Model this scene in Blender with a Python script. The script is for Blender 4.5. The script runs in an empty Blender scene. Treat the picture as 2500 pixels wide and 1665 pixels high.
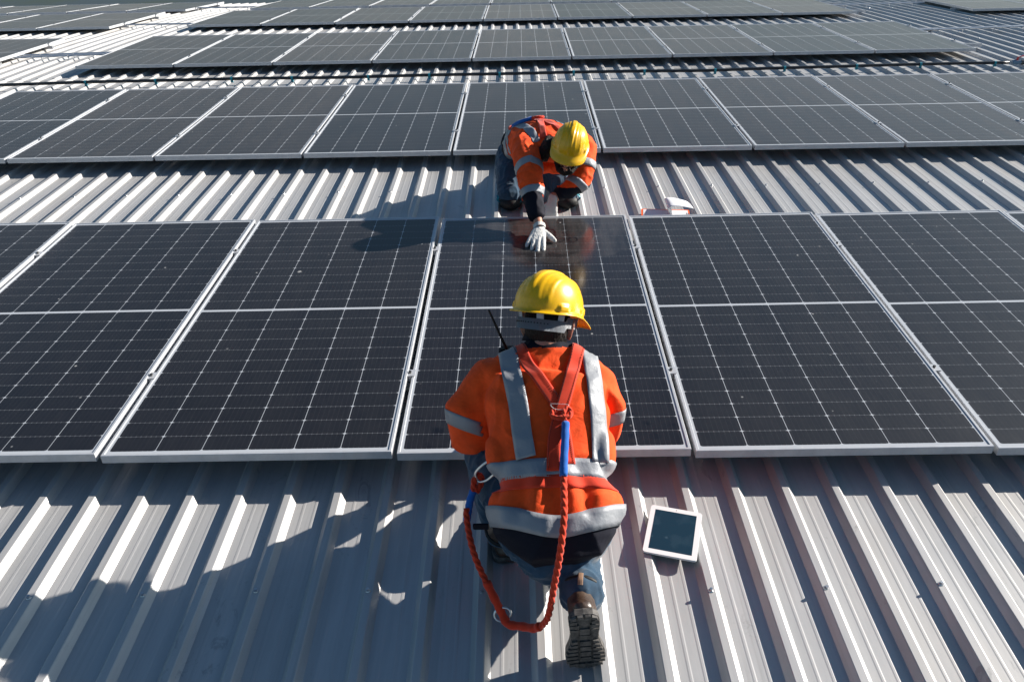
import bpy, bmesh, math, random
from mathutils import Vector, Matrix, noise
from mathutils.bvhtree import BVHTree
random.seed(7)
sc = bpy.context.scene
V = Vector
rad = math.radians

# ------------------------------------------------------------------ camera
cam_data = bpy.data.cameras.new("camera")
cam_data.sensor_width = 36.0
cam_data.lens = 1992.44 / 2500 * 36.0
cam_data.clip_start = 0.05
cam_data.clip_end = 2000
cam = bpy.data.objects.new("camera", cam_data)
cam.location = (0.5111, -2.4488, 2.0192)
cam.rotation_mode = 'XYZ'
cam.rotation_euler = (1.016410, 0.020606, 0.005802)
sc.collection.objects.link(cam)
sc.camera = cam

# ------------------------------------------------------------------ light
SUNV = V((2.30, 0.86, 1.0)).normalized()
elev = math.asin(SUNV.z)
world = bpy.data.worlds.new("World")
sc.world = world
world.use_nodes = True
wn = world.node_tree
wn.nodes.clear()
sky = wn.nodes.new('ShaderNodeTexSky')
sky.sky_type = 'NISHITA'
sky.sun_disc = False
sky.sun_elevation = elev
sky.sun_rotation = math.atan2(SUNV.x, SUNV.y)
sky.altitude = 50
sky.air_density = 1.0
sky.dust_density = 0.8
sky.ozone_density = 1.2
bg = wn.nodes.new('ShaderNodeBackground')
bg.inputs['Strength'].default_value = 0.052
wo = wn.nodes.new('ShaderNodeOutputWorld')
tint = wn.nodes.new('ShaderNodeMix'); tint.data_type = 'RGBA'; tint.blend_type = 'MULTIPLY'
tint.inputs[0].default_value = 1.0; tint.inputs[7].default_value = (0.64, 0.82, 0.92, 1)
wn.links.new(sky.outputs[0], tint.inputs[6]); wn.links.new(tint.outputs[2], bg.inputs[0])
wn.links.new(bg.outputs[0], wo.inputs[0])
sl = bpy.data.lights.new("sun", 'SUN')
sl.energy = 5.0
sl.angle = rad(0.55)
sl.color = (1.0, 0.94, 0.86)
sun = bpy.data.objects.new("sun", sl)
sun.rotation_euler = SUNV.to_track_quat('Z', 'Y').to_euler()
sun.location = (10, 5, 8)
sc.collection.objects.link(sun)
sc.view_settings.view_transform = 'Standard'
sc.view_settings.look = 'None'
sc.view_settings.gamma = 1
sc.view_settings.exposure = 1.15
sc.render.engine = 'CYCLES'

# ------------------------------------------------------------------ helpers
def link(o, parent=None):
    sc.collection.objects.link(o)
    if parent is not None:
        o.parent = parent
    return o

def tag(o, label=None, cat=None, group=None, kind=None):
    if label: o['label'] = label
    if cat: o['category'] = cat
    if group: o['group'] = group
    if kind: o['kind'] = kind
    return o

def empty(name, loc=(0, 0, 0), label=None, cat=None, group=None):
    o = bpy.data.objects.new(name, None)
    o.location = loc
    o.empty_display_size = 0.05
    link(o)
    return tag(o, label, cat, group)

def mesh_obj(name, bm, mats, parent=None, smooth=False, loc=None):
    me = bpy.data.meshes.new(name)
    bm.to_mesh(me)
    bm.free()
    if not isinstance(mats, (list, tuple)): mats = [mats]
    for m in mats: me.materials.append(m)
    if smooth:
        me.polygons.foreach_set('use_smooth', [True] * len(me.polygons))
    o = bpy.data.objects.new(name, me)
    link(o, parent)
    if loc is not None: o.location = loc
    return o

def box(bm, c, s, M=None, mi=0):
    """axis box centred c, size s, optional matrix"""
    vs = []
    for dx in (-.5, .5):
        for dy in (-.5, .5):
            for dz in (-.5, .5):
                p = V((c[0] + dx * s[0], c[1] + dy * s[1], c[2] + dz * s[2]))
                if M is not None: p = M @ p
                vs.append(bm.verts.new(p))
    for f in ((0, 1, 3, 2), (4, 6, 7, 5), (0, 4, 5, 1), (2, 3, 7, 6), (0, 2, 6, 4), (1, 5, 7, 3)):
        fa = bm.faces.new([vs[i] for i in f])
        fa.material_index = mi
    return vs

def ortho(t, ref):
    s = t.cross(ref)
    if s.length < 1e-4: s = t.cross(V((1, 0, 0.1)))
    s.normalize()
    n = s.cross(t).normalized()
    return s, n

def sweep(bm, pts, radii, ref=V((0, 0, 1)), n=16, cap=2, sup=1.0, mi=0, closed=False, prof=None):
    """tube with elliptical rings; radii items r or (ra along side, rb along normal)"""
    P = [V(p) for p in pts]
    Rr = [(r, r) if not isinstance(r, (tuple, list)) else r for r in radii]
    T = []; circ = prof is None and all(abs(a_ - b_) < 1e-6 for a_, b_ in Rr); last = [None]
    for i in range(len(P)):
        a = P[max(i - 1, 0)]; b = P[min(i + 1, len(P) - 1)]
        T.append((b - a).normalized())
    rings = []
    def ring(c, t, ra, rb, idx=0):
        s, nn = ortho(t, ref)
        if circ or prof:
            if last[0] is not None:
                s = (last[0] - t * last[0].dot(t)).normalized(); nn = s.cross(t).normalized()
            last[0] = s
        vs = []
        for k in range(n):
            th = 2 * math.pi * k / n
            ct, st = math.cos(th), math.sin(th)
            if sup != 1.0:
                ct = math.copysign(abs(ct) ** sup, ct); st = math.copysign(abs(st) ** sup, st)
            m = prof(th, idx) if prof else 1.0
            vs.append(bm.verts.new(c + s * (ct * ra * m) + nn * (st * rb * m)))
        return vs
    if cap == 2:
        for j in (3, 2, 1):
            a = math.pi / 2 * j / 3.4
            rr = (Rr[0][0] + Rr[0][1]) / 2
            rings.append(ring(P[0] - T[0] * rr * math.sin(a), T[0], Rr[0][0] * math.cos(a), Rr[0][1] * math.cos(a)))
    for i in range(len(P)):
        rings.append(ring(P[i], T[i], Rr[i][0], Rr[i][1], i))
    if cap == 2:
        for j in (1, 2, 3):
            a = math.pi / 2 * j / 3.4
            rr = (Rr[-1][0] + Rr[-1][1]) / 2
            rings.append(ring(P[-1] + T[-1] * rr * math.sin(a), T[-1], Rr[-1][0] * math.cos(a), Rr[-1][1] * math.cos(a)))
    for i in range(len(rings) - 1):
        for k in range(n):
            f = bm.faces.new((rings[i][k], rings[i][(k + 1) % n], rings[i + 1][(k + 1) % n], rings[i + 1][k]))
            f.material_index = mi
    if cap:
        bm.faces.new(list(reversed(rings[0]))).material_index = mi
        bm.faces.new(rings[-1]).material_index = mi
    return rings

def smooth_path(pts, m=8):
    """Catmull-Rom resample"""
    P = [V(p) for p in pts]
    P = [P[0] * 2 - P[1]] + P + [P[-1] * 2 - P[-2]]
    out = []
    for i in range(1, len(P) - 2):
        p0, p1, p2, p3 = P[i - 1], P[i], P[i + 1], P[i + 2]
        for j in range(m):
            t = j / m
            out.append(0.5 * ((2 * p1) + (p2 - p0) * t + (2 * p0 - 5 * p1 + 4 * p2 - p3) * t * t + (3 * p1 - p0 - 3 * p2 + p3) * t ** 3))
    out.append(P[-2])
    return out

def ellipsoid(bm, c, r, M=None, seg=24, rng=16, mi=0):
    vs = bmesh.ops.create_uvsphere(bm, u_segments=seg, v_segments=rng, radius=1.0)['verts']
    A = M if M is not None else Matrix.Identity(3)
    for v in vs:
        v.co = V(c) + A @ V((v.co.x * r[0], v.co.y * r[1], v.co.z * r[2]))
    return vs

def bake(o, mods):
    """apply modifiers set up by mods(o) and return a fresh mesh"""
    mods(o)
    dg = bpy.context.evaluated_depsgraph_get()
    dg.update()
    me = bpy.data.meshes.new_from_object(o.evaluated_get(dg))
    return me

def blob(name, build, mats, parent, voxel=0.006, smooth=6, wrinkle=None, matfn=None):
    """union of closed shapes as one continuous surface"""
    bm = bmesh.new()
    build(bm)
    me = bpy.data.meshes.new(name)
    bmesh.ops.recalc_face_normals(bm, faces=bm.faces[:])
    bm.to_mesh(me); bm.free()
    o = bpy.data.objects.new(name, me)
    sc.collection.objects.link(o)
    def mods(o):
        r = o.modifiers.new('r', 'REMESH'); r.mode = 'VOXEL'; r.voxel_size = voxel; r.adaptivity = 0
        s = o.modifiers.new('s', 'SMOOTH'); s.factor = 0.5; s.iterations = smooth
    me2 = bake(o, mods)
    sc.collection.objects.unlink(o)
    bpy.data.objects.remove(o)
    bm = bmesh.new(); bm.from_mesh(me2)
    bm.normal_update()
    if wrinkle:
        d = [wrinkle(v.co, v.normal) for v in bm.verts]
        nn = [v.normal.copy() for v in bm.verts]
        for v, x, q in zip(bm.verts, d, nn): v.co += q * x
        bm.normal_update()
    if matfn:
        for f in bm.faces: f.material_index = matfn(f.calc_center_median(), f.normal)
    o = mesh_obj(name, bm, mats, parent, smooth=True)
    bpy.data.meshes.remove(me2)
    return o

def bvh_of(o):
    bm = bmesh.new(); bm.from_mesh(o.data)
    t = BVHTree.FromBMesh(bm); bm.free()
    return t

def grid_obj(name, rows, mat, parent, thick=0.002, smooth=True, closed=False):
    """rows of points (None = hole) -> solid strip"""
    bm = bmesh.new()
    vs = [[bm.verts.new(p) if p is not None else None for p in r] for r in rows]
    nr = len(vs)
    for i in range(nr if closed else nr - 1):
        a = vs[i]; b = vs[(i + 1) % nr]
        for j in range(len(a) - 1):
            q = (a[j], a[j + 1], b[j + 1], b[j])
            if all(x is not None for x in q): bm.faces.new(q)
    bmesh.ops.recalc_face_normals(bm, faces=bm.faces[:])
    if thick:
        bmesh.ops.solidify(bm, geom=bm.faces[:], thickness=thick)
    bmesh.ops.delete(bm, geom=[v for v in bm.verts if not v.link_faces], context='VERTS')
    return mesh_obj(name, bm, mat, parent, smooth=smooth)

def drape(name, tree, guide, width, cast, mat, parent, off=0.003, thick=0.002, n=8, across=6, tension=3, stitch=None):
    P = smooth_path(guide, n)
    cast = V(cast).normalized() if not callable(cast) else cast
    rows = []
    for i, p in enumerate(P):
        t = (P[min(i + 1, len(P) - 1)] - P[max(i - 1, 0)]).normalized()
        d = cast(p) if callable(cast) else cast
        s = t.cross(d).normalized()
        row = []
        for j in range(across + 1):
            q = p + s * width * (j / across - .5)
            h, nrm, idx, dist = tree.ray_cast(q - d * 0.22, d, 0.5)
            if h is None:
                h, nrm, idx, dist = tree.find_nearest(q)
            row.append((h - d * off))
        rows.append(row)
    for _ in range(tension):
        new = [r[:] for r in rows]
        for i in range(1, len(rows) - 1):
            for j in range(across + 1):
                d = cast(P[i]) if callable(cast) else cast
                m = (rows[i - 1][j] + rows[i + 1][j]) / 2
                lift = (m - rows[i][j]).dot(-d)
                if lift > 0: new[i][j] = rows[i][j] - d * lift * 0.8
        rows = new
    o = grid_obj(name, rows, mat, parent, thick)
    return o, rows

def ringband(name, tree, c, axis, width, r0, mat, parent, off=0.0035, thick=0.0015, n=56, across=4, ref=V((0, 0, 1)), slant=None, arc=(0, 360), tol=0.6):
    c = V(c); axis = V(axis).normalized()
    s, nn = ortho(axis, ref)
    rows = []
    a0, a1 = arc
    full = (a1 - a0) >= 359
    for i in range(n if full else n + 1):
        th = rad(a0 + (a1 - a0) * i / n)
        d = s * math.cos(th) + nn * math.sin(th)
        sh = slant(th) if slant else 0.0
        row = []
        for j in range(across + 1):
            q = c + axis * (width * (j / across - .5) + sh)
            h, nrm, idx, dist = tree.ray_cast(q + d * r0, -d, r0)
            if h is None or nrm.dot(-d) > 0.2:
                row.append(None)
            else:
                row.append(h + d * off)
        rows.append(row)
    return grid_obj(name, rows, mat, parent, thick, closed=full)

def stitch_line(name, rows, fr, mat, parent, r=0.0009, step=2, lift=0.0035):
    """dashes along a strap at fraction fr across"""
    bm = bmesh.new()
    pts = []
    for row in rows:
        x = fr * (len(row) - 1); i = int(x); f = x - i
        a = row[i]; b = row[min(i + 1, len(row) - 1)]
        if a is None or b is None: continue
        pts.append(a.lerp(b, f))
    for i in range(0, len(pts) - 1):
        a, b = pts[i], pts[i + 1]
        L = (b - a).length
        m = max(1, int(L / 0.006))
        for k in range(m):
            p = a.lerp(b, (k + .1) / m); q = a.lerp(b, (k + .65) / m)
            sweep(bm, [p, q], [r, r], n=5, cap=1)
    return mesh_obj(name, bm, mat, parent)

# ------------------------------------------------------------------ materials
def mat(name, col, rough=0.6, metal=0.0, spec=0.5, **kw):
    m = bpy.data.materials.new(name)
    m.use_nodes = True
    b = m.node_tree.nodes['Principled BSDF']
    b.inputs['Base Color'].default_value = (*col, 1)
    b.inputs['Roughness'].default_value = rough
    b.inputs['Metallic'].default_value = metal
    b.inputs['Specular IOR Level'].default_value = spec
    for k, v in kw.items(): b.inputs[k].default_value = v
    return m

class NT:
    def __init__(self, m):
        self.nt = m.node_tree; self.b = self.nt.nodes['Principled BSDF']
    def n(self, t, **kw):
        x = self.nt.nodes.new(t)
        for k, v in kw.items(): setattr(x, k, v)
        return x
    def l(self, a, b): self.nt.links.new(a, b)
    def math(self, op, a, b=None, c=None, clamp=False):
        x = self.nt.nodes.new('ShaderNodeMath'); x.operation = op; x.use_clamp = clamp
        for i, v in enumerate((a, b, c)):
            if v is None: continue
            if isinstance(v, (int, float)): x.inputs[i].default_value = v
            else: self.l(v, x.inputs[i])
        return x.outputs[0]
    def coords(self, out='Object'):
        return self.n('ShaderNodeTexCoord').outputs[out]
    def mapping(self, vec, scale=(1, 1, 1), loc=(0, 0, 0), rot=(0, 0, 0)):
        m = self.n('ShaderNodeMapping')
        m.inputs['Scale'].default_value = scale; m.inputs['Location'].default_value = loc; m.inputs['Rotation'].default_value = rot
        self.l(vec, m.inputs['Vector']); return m.outputs[0]
    def noise(self, vec, scale, detail=4, rough=0.55, dist=0):
        x = self.n('ShaderNodeTexNoise')
        x.inputs['Scale'].default_value = scale; x.inputs['Detail'].default_value = detail
        x.inputs['Roughness'].default_value = rough; x.inputs['Distortion'].default_value = dist
        if vec is not None: self.l(vec, x.inputs['Vector'])
        return x.outputs['Fac']
    def ramp(self, fac, stops):
        r = self.n('ShaderNodeValToRGB')
        e = r.color_ramp.elements
        while len(e) < len(stops): e.new(0.5)
        for i, (p, c) in enumerate(stops):
            e[i].position = p
            e[i].color = (c, c, c, 1) if isinstance(c, (int, float)) else (*c, 1)
        self.l(fac, r.inputs[0]); return r.outputs[0]
    def mix(self, fac, a, b, blend='MIX'):
        x = self.n('ShaderNodeMix', data_type='RGBA', blend_type=blend)
        for i, v in ((0, fac), (6, a), (7, b)):
            if isinstance(v, (int, float)): x.inputs[i].default_value = v
            elif isinstance(v, tuple): x.inputs[i].default_value = (*v, 1)
            else: self.l(v, x.inputs[i])
        return x.outputs[2]
    def bump(self, h, strength=0.3, dist=0.01):
        x = self.n('ShaderNodeBump'); x.inputs['Strength'].default_value = strength; x.inputs['Distance'].default_value = dist
        self.l(h, x.inputs['Height']); self.l(x.outputs[0], self.b.inputs['Normal'])

def cloth(name, col, weave=900, var=0.25, rough=0.85, bump=0.25, sheen=0.2, wr=9):
    m = mat(name, col, rough, 0, 0.25)
    t = NT(m); c = t.coords()
    n1 = t.noise(c, 14, 5, 0.6)
    n2 = t.noise(c, weave, 2, 0.5)
    f = t.ramp(n1, [(0.3, 1 - var), (0.7, 1.0)])
    t.l(t.mix(1.0, tuple(col), f, 'MULTIPLY'), t.b.inputs['Base Color'])
    n3 = t.noise(t.mapping(c, (1, 1, 2.2)), wr, 4, 0.55, 0.6)
    h = t.math('ADD', t.math('MULTIPLY', n3, 1.0), t.math('MULTIPLY', n2, 0.035))
    t.bump(h, bump, 0.02)
    t.b.inputs['Sheen Weight'].default_value = sheen
    return m

M_ORANGE = cloth('orange_cloth', (0.98, 0.088, 0.009), var=.35, sheen=0.03, bump=.4)
M_NAVY = cloth('navy_cloth', (0.004, 0.005, 0.013), sheen=0.0)
M_JEANS = cloth('denim', (0.020, 0.060, 0.11), var=0.5)
M_TAPE = mat('reflective_tape', (0.23, 0.24, 0.26), 0.5, 0.10)
t = NT(M_TAPE); c = t.coords(); t.bump(t.noise(c, 22, 5, 0.6), 0.35, 0.01)
M_STRAP = cloth('red_webbing', (0.64, 0.040, 0.011), weave=1500, var=0.15, bump=0.15)
M_STITCH = mat('dark_stitch', (0.03, 0.01, 0.01), 0.8)
M_WSTITCH = mat('white_stitch', (0.75, 0.72, 0.7), 0.8)
M_ROPE = cloth('orange_rope', (0.60, 0.040, 0.009), weave=700, var=0.35, bump=0.3)
M_BLUE = cloth('blue_sleeve', (0.010, 0.11, 0.42), var=0.2)
M_YELLOW = mat('yellow_plastic', (0.70, 0.38, 0.003), 0.28, 0, 0.5)
t = NT(M_YELLOW); c = t.coords(); n = t.noise(c, 9, 5, 0.6); t.l(t.ramp(n, [(0.35, 0.24), (0.7, 0.38)]), t.b.inputs['Roughness'])
t.l(t.mix(1.0, (0.70, 0.39, 0.003), t.ramp(t.noise(c, 40, 4, 0.7), [(0.25, 0.82), (0.5, 1.0)]), 'MULTIPLY'), t.b.inputs['Base Color'])
t.b.inputs['Subsurface Weight'].default_value = 0.12; t.b.inputs['Subsurface Radius'].default_value = (0.01, 0.006, 0.001)
M_GREYPL = mat('grey_plastic', (0.30, 0.32, 0.35), 0.45)
M_BLACK = mat('black_rubber', (0.008, 0.008, 0.009), 0.6, 0, 0.3)
M_BLACKPIPE = mat('black_pipe', (0.012, 0.014, 0.017), 0.4)
M_SKIN = mat('skin', (0.42, 0.20, 0.13), 0.5, **{'Subsurface Weight': 0.15, 'Subsurface Radius': (0.01, 0.004, 0.002)})
t = NT(M_SKIN); c = t.coords(); t.l(t.mix(t.ramp(t.noise(c, 30, 4), [(0.35, 0.0), (0.7, 1.0)]), (0.33, 0.15, 0.095), (0.40, 0.18, 0.12)), t.b.inputs['Base Color'])
M_HAIR = mat('dark_hair', (0.009, 0.006, 0.005), 0.6, 0, 0.25)
t = NT(M_HAIR); c = t.coords(); t.bump(t.noise(t.mapping(c, (260, 260, 30)), 1.0, 3), 0.9, 0.006)
M_GLOVE = cloth('white_glove', (0.56, 0.55, 0.53), weave=500, var=0.2, bump=0.35, wr=40)
M_LEATHER = mat('brown_leather', (0.030, 0.018, 0.012), 0.38)
t = NT(M_LEATHER); c = t.coords(); t.bump(t.noise(c, 120, 4), 0.3, 0.004)
t.l(t.mix(t.ramp(t.noise(c, 18, 5, 0.65), [(0.4, 0.0), (0.75, 1.0)]), (0.035, 0.019, 0.012), (0.10, 0.066, 0.045)), t.b.inputs['Base Color'])
M_SOLE = mat('boot_sole', (0.045, 0.042, 0.04), 0.7)
t = NT(M_SOLE); c = t.coords()
t.l(t.mix(t.ramp(t.noise(c, 60, 5, 0.7), [(0.4, 0.0), (0.7, 1.0)]), (0.035, 0.033, 0.031), (0.12, 0.108, 0.098)), t.b.inputs['Base Color'])
M_STEEL = mat('zinc_steel', (0.55, 0.55, 0.56), 0.3, 0.95)
M_DKSTEEL = mat('dark_steel', (0.10, 0.10, 0.10), 0.4, 0.7)
M_ALU = mat('anodised_aluminium', (0.50, 0.51, 0.53), 0.42, 0.3)
t = NT(M_ALU); c = t.coords(); t.l(t.ramp(t.noise(c, 6, 5, 0.6), [(0.3, 0.36), (0.7, 0.5)]), t.b.inputs['Roughness'])
t.l(t.mix(t.ramp(t.noise(c, 25, 6, 0.7), [(0.45, 0.0), (0.8, 0.5)]), (0.50, 0.51, 0.53), (0.34, 0.33, 0.33)), t.b.inputs['Base Color'])
M_GALV = mat('galvanised_conduit', (0.50, 0.53, 0.57), 0.35, 0.6)
M_TEAL = mat('teal_clip', (0.01, 0.22, 0.28), 0.5)
M_REDP = mat('red_handle', (0.45, 0.02, 0.02), 0.4)
M_BLUEP = mat('grey_blue_fitting', (0.12, 0.20, 0.28), 0.4)
M_WHITE = mat('white_plastic', (0.68, 0.68, 0.68), 0.3)
M_PAPER = mat('paper', (0.68, 0.69, 0.72), 0.7, **{'Subsurface Weight': 0.0})
M_ORBOARD = mat('orange_board', (0.85, 0.13, 0.02), 0.5)
M_SCREEN = mat('tablet_glass', (0.012, 0.030, 0.045), 0.06)
t = NT(M_SCREEN); c = t.coords()
vz = t.n('ShaderNodeTexVoronoi'); vz.inputs['Scale'].default_value = 30; t.l(c, vz.inputs['Vector'])
sp = t.ramp(vz.outputs['Distance'], [(0.10, 1.0), (0.22, 0.0)])
rnd = t.ramp(vz.outputs['Color'], [(0.62, 0.0), (0.7, 1.0)])
sm = t.ramp(t.noise(c, 13, 3, 0.5), [(0.54, 0.0), (0.62, 0.15)])
f = t.math('ADD', t.math('MULTIPLY', sp, t.math('MULTIPLY', rnd, 0.5)), sm, clamp=True)
t.l(t.mix(f, (0.010, 0.028, 0.045), (0.05, 0.085, 0.11)), t.b.inputs['Base Color'])
t.l(t.math('MULTIPLY_ADD', f, 0.3, 0.06), t.b.inputs['Roughness'])

# corrugated sheet metal
M_ROOF = mat('coated_steel_sheet', (0.55, 0.545, 0.54), 0.45, 0.3)
t = NT(M_ROOF); c = t.coords()
st = t.noise(t.mapping(c, (26, 0.9, 20)), 1.0, 5, 0.6)        # streaks running down the ribs
bl = t.noise(t.mapping(c, (1, 0.6, 1)), 2.4, 6, 0.6, 0.3)
fine = t.noise(c, 95, 4, 0.65)
base = t.mix(t.ramp(st, [(0.35, 0.0), (0.72, 1.0)]), (0.40, 0.395, 0.39), (0.48, 0.47, 0.46))
base = t.mix(t.ramp(bl, [(0.46, 0.0), (0.72, 0.55)]), base, (0.33, 0.315, 0.30))
dirt = t.math('MULTIPLY', t.ramp(t.noise(t.mapping(c, (5, 2.2, 5)), 1.6, 7, 0.72, 0.8), [(0.60, 0.0), (0.70, 1.0)]), t.ramp(fine, [(0.45, 0.0), (0.65, 1.0)]))
base = t.mix(t.math('MULTIPLY', dirt, 0.6), base, (0.20, 0.185, 0.17))
scuff = t.ramp(t.noise(t.mapping(c, (9, 3.2, 9), (0, 0, 0), (0, 0, 0.5)), 1.0, 5, 0.75, 1.6), [(0.60, 0.0), (0.66, 1.0)])
scuff = t.math('MULTIPLY', scuff, t.ramp(t.noise(c, 1.3, 3, 0.5), [(0.50, 0.0), (0.60, 1.0)]))
base = t.mix(t.math('MULTIPLY', scuff, 0.4), base, (0.16, 0.165, 0.17))
water = t.ramp(t.noise(t.mapping(c, (40, 0.35, 30)), 1.0, 3, 0.6), [(0.58, 0.0), (0.70, 1.0)])
base = t.mix(t.math('MULTIPLY', water, 0.22), base, (0.25, 0.24, 0.225))
sc1 = t.n('ShaderNodeTexVoronoi'); sc1.inputs['Scale'].default_value = 1.0; t.l(t.mapping(c, (5, 2.5, 5)), sc1.inputs['Vector'])
spk = t.math('MULTIPLY', t.ramp(sc1.outputs['Distance'], [(0.02, 1.0), (0.05, 0.0)]), t.ramp(sc1.outputs['Color'], [(0.5, 0.0), (0.6, 0.7)]))
base = t.mix(spk, base, (0.20, 0.12, 0.08))
t.l(base, t.b.inputs['Base Color'])
t.l(t.ramp(bl, [(0.3, 0.40), (0.7, 0.55)]), t.b.inputs['Roughness'])
hh = t.math('ADD', t.math('MULTIPLY', t.noise(t.mapping(c, (3, 1.0, 3)), 2.0, 4, 0.5), 1.0), t.math('MULTIPLY', fine, 0.02))
t.bump(hh, 0.10, 0.02)

def glass_material(name, wiped=False):
    m = mat(name, (0.012, 0.012, 0.016), 0.12, 0, 0.5)
    t = NT(m)
    co = t.coords('Object')
    sx = t.n('ShaderNodeSeparateXYZ'); t.l(co, sx.inputs[0])
    x, y = sx.outputs[0], sx.outputs[1]
    CW, CH = 0.182, 0.0917
    u = t.math('DIVIDE', t.math('SUBTRACT', x, 0.021), CW)
    yy = t.math('SUBTRACT', t.math('ABSOLUTE', t.math('SUBTRACT', y, 1.139)), 0.009)
    v = t.math('DIVIDE', yy, CH)
    fu = t.math('FRACT', u); du = t.math('MULTIPLY', t.math('MINIMUM', fu, t.math('SUBTRACT', 1.0, fu)), CW)
    fv = t.math('FRACT', v); dv = t.math('MULTIPLY', t.math('MINIMUM', fv, t.math('SUBTRACT', 1.0, fv)), CH)
    lv = t.math('MULTIPLY', t.math('LESS_THAN', du, 0.0014), 0.8)
    lh = t.math('LESS_THAN', dv, 0.0010)
    dia = t.math('LESS_THAN', t.math('ADD', du, t.math('MULTIPLY', dv, 1.4)), 0.0085)
    # outside of the cell field
    out = t.math('MAXIMUM', t.math('LESS_THAN', x, 0.0205), t.math('GREATER_THAN', x, 1.1135))
    out = t.math('MAXIMUM', out, t.math('LESS_THAN', yy, 0.0))
    out = t.math('MAXIMUM', out, t.math('GREATER_THAN', yy, CH * 12))
    fb = t.math('FRACT', t.math('MULTIPLY', u, 9.0)); fb = t.math('ABSOLUTE', t.math('SUBTRACT', fb, 0.5))
    bus = t.math('LESS_THAN', fb, 0.024)
    dot = t.math('MULTIPLY', t.math('LESS_THAN', fb, 0.05), t.math('LESS_THAN', dv, 0.0045))
    white = t.math('MAXIMUM', t.math('MAXIMUM', lv, dia), out)
    oi = t.n('ShaderNodeObjectInfo')
    rnd = oi.outputs['Random']
    cid = t.n('ShaderNodeTexWhiteNoise', noise_dimensions='3D')
    cx = t.n('ShaderNodeCombineXYZ'); t.l(t.math('FLOOR', u), cx.inputs[0]); t.l(t.math('FLOOR', v), cx.inputs[1]); t.l(rnd, cx.inputs[2])
    t.l(cx.outputs[0], cid.inputs['Vector'])
    cell = t.mix(cid.outputs['Value'], (0.0020, 0.0020, 0.0042), (0.0042, 0.0040, 0.0065))
    col = t.mix(t.math('MULTIPLY', bus, 0.20), cell, (0.10, 0.10, 0.11))
    col = t.mix(t.math('MULTIPLY', lh, 0.22), col, (0.42, 0.43, 0.45))
    col = t.mix(t.math('MULTIPLY', dot, 0.28), col, (0.28, 0.30, 0.32))
    col = t.mix(white, col, (0.40, 0.42, 0.45))
    # dust
    off = t.n('ShaderNodeCombineXYZ'); t.l(t.math('MULTIPLY', rnd, 37.0), off.inputs[0]); t.l(t.math('MULTIPLY', rnd, 19.0), off.inputs[1])
    va = t.n('ShaderNodeVectorMath', operation='ADD'); t.l(co, va.inputs[0]); t.l(off.outputs[0], va.inputs[1])
    cc = va.outputs[0]
    d1 = t.noise(t.mapping(cc, (9, 1.6, 1)), 1.0, 6, 0.65, 0.2)
    d2 = t.noise(t.mapping(cc, (60, 14, 1)), 1.0, 4, 0.7)
    d3 = t.noise(cc, 260, 3, 0.8)
    dust = t.math('MULTIPLY', t.math('ADD', t.math('MULTIPLY', t.ramp(d1, [(0.3, 0.4), (0.75, 1.0)]), 0.55), t.math('MULTIPLY', t.math('MULTIPLY', d2, d3), 1.4)), 0.022)
    dust = t.math('MULTIPLY', dust, t.math('MULTIPLY_ADD', rnd, 0.5, 0.75))
    rough = t.math('MULTIPLY_ADD', dust, 3.5, 0.30)
    if wiped:
        dust = t.math('MULTIPLY', dust, 1.3)
        # damp wiped arcs and finger marks in the dust, panel-local metres
        def seg(ax, ay, bx, by, ra, wob=0.25):
            """soft capsule mask from a to b"""
            L2 = (bx - ax) ** 2 + (by - ay) ** 2
            nx = t.math('ADD', x, t.math('MULTIPLY', t.math('SUBTRACT', wn1, 0.5), wob * ra * 2))
            ny = t.math('ADD', y, t.math('MULTIPLY', t.math('SUBTRACT', wn2, 0.5), wob * ra * 2))
            px = t.math('SUBTRACT', nx, ax); py = t.math('SUBTRACT', ny, ay)
            h = t.math('DIVIDE', t.math('ADD', t.math('MULTIPLY', px, bx - ax), t.math('MULTIPLY', py, by - ay)), L2, clamp=True)
            ex = t.math('SUBTRACT', px, t.math('MULTIPLY', h, bx - ax)); ey = t.math('SUBTRACT', py, t.math('MULTIPLY', h, by - ay))
            d = t.math('SQRT', t.math('ADD', t.math('MULTIPLY', ex, ex), t.math('MULTIPLY', ey, ey)))
            mr = t.n('ShaderNodeMapRange'); mr.inputs[1].default_value = ra; mr.inputs[2].default_value = ra * 0.72
            t.l(d, mr.inputs[0]); return mr.outputs[0]
        def ring(ax, ay, r, w, sy=1.0):
            px = t.math('SUBTRACT', x, ax); py = t.math('MULTIPLY', t.math('SUBTRACT', y, ay), sy)
            d = t.math('SQRT', t.math('ADD', t.math('MULTIPLY', px, px), t.math('MULTIPLY', py, py)))
            return t.math('LESS_THAN', t.math('ABSOLUTE', t.math('SUBTRACT', d, r)), w)
        wn1 = t.noise(t.mapping(co, (3, 9, 1)), 2.2, 4, 0.6); wn2 = t.noise(t.mapping(co, (4, 8, 1), (5, 3, 0)), 2.0, 4, 0.6)
        masks = [seg(0.35, 2.24, 1.06, 2.22, 0.19, 0.6), seg(0.20, 2.06, 0.98, 2.08, 0.11, 0.9), seg(0.55, 1.90, 1.00, 1.86, 0.15, 0.8),
                 seg(0.30, 1.72, 0.72, 1.66, 0.045, 1.0), seg(0.72, 1.66, 1.06, 1.80, 0.055, 0.8), seg(1.06, 1.80, 1.09, 2.15, 0.05, 0.8)]
        wipe = masks[0]
        for k in masks[1:]: wipe = t.math('MAXIMUM', wipe, k)
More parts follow.
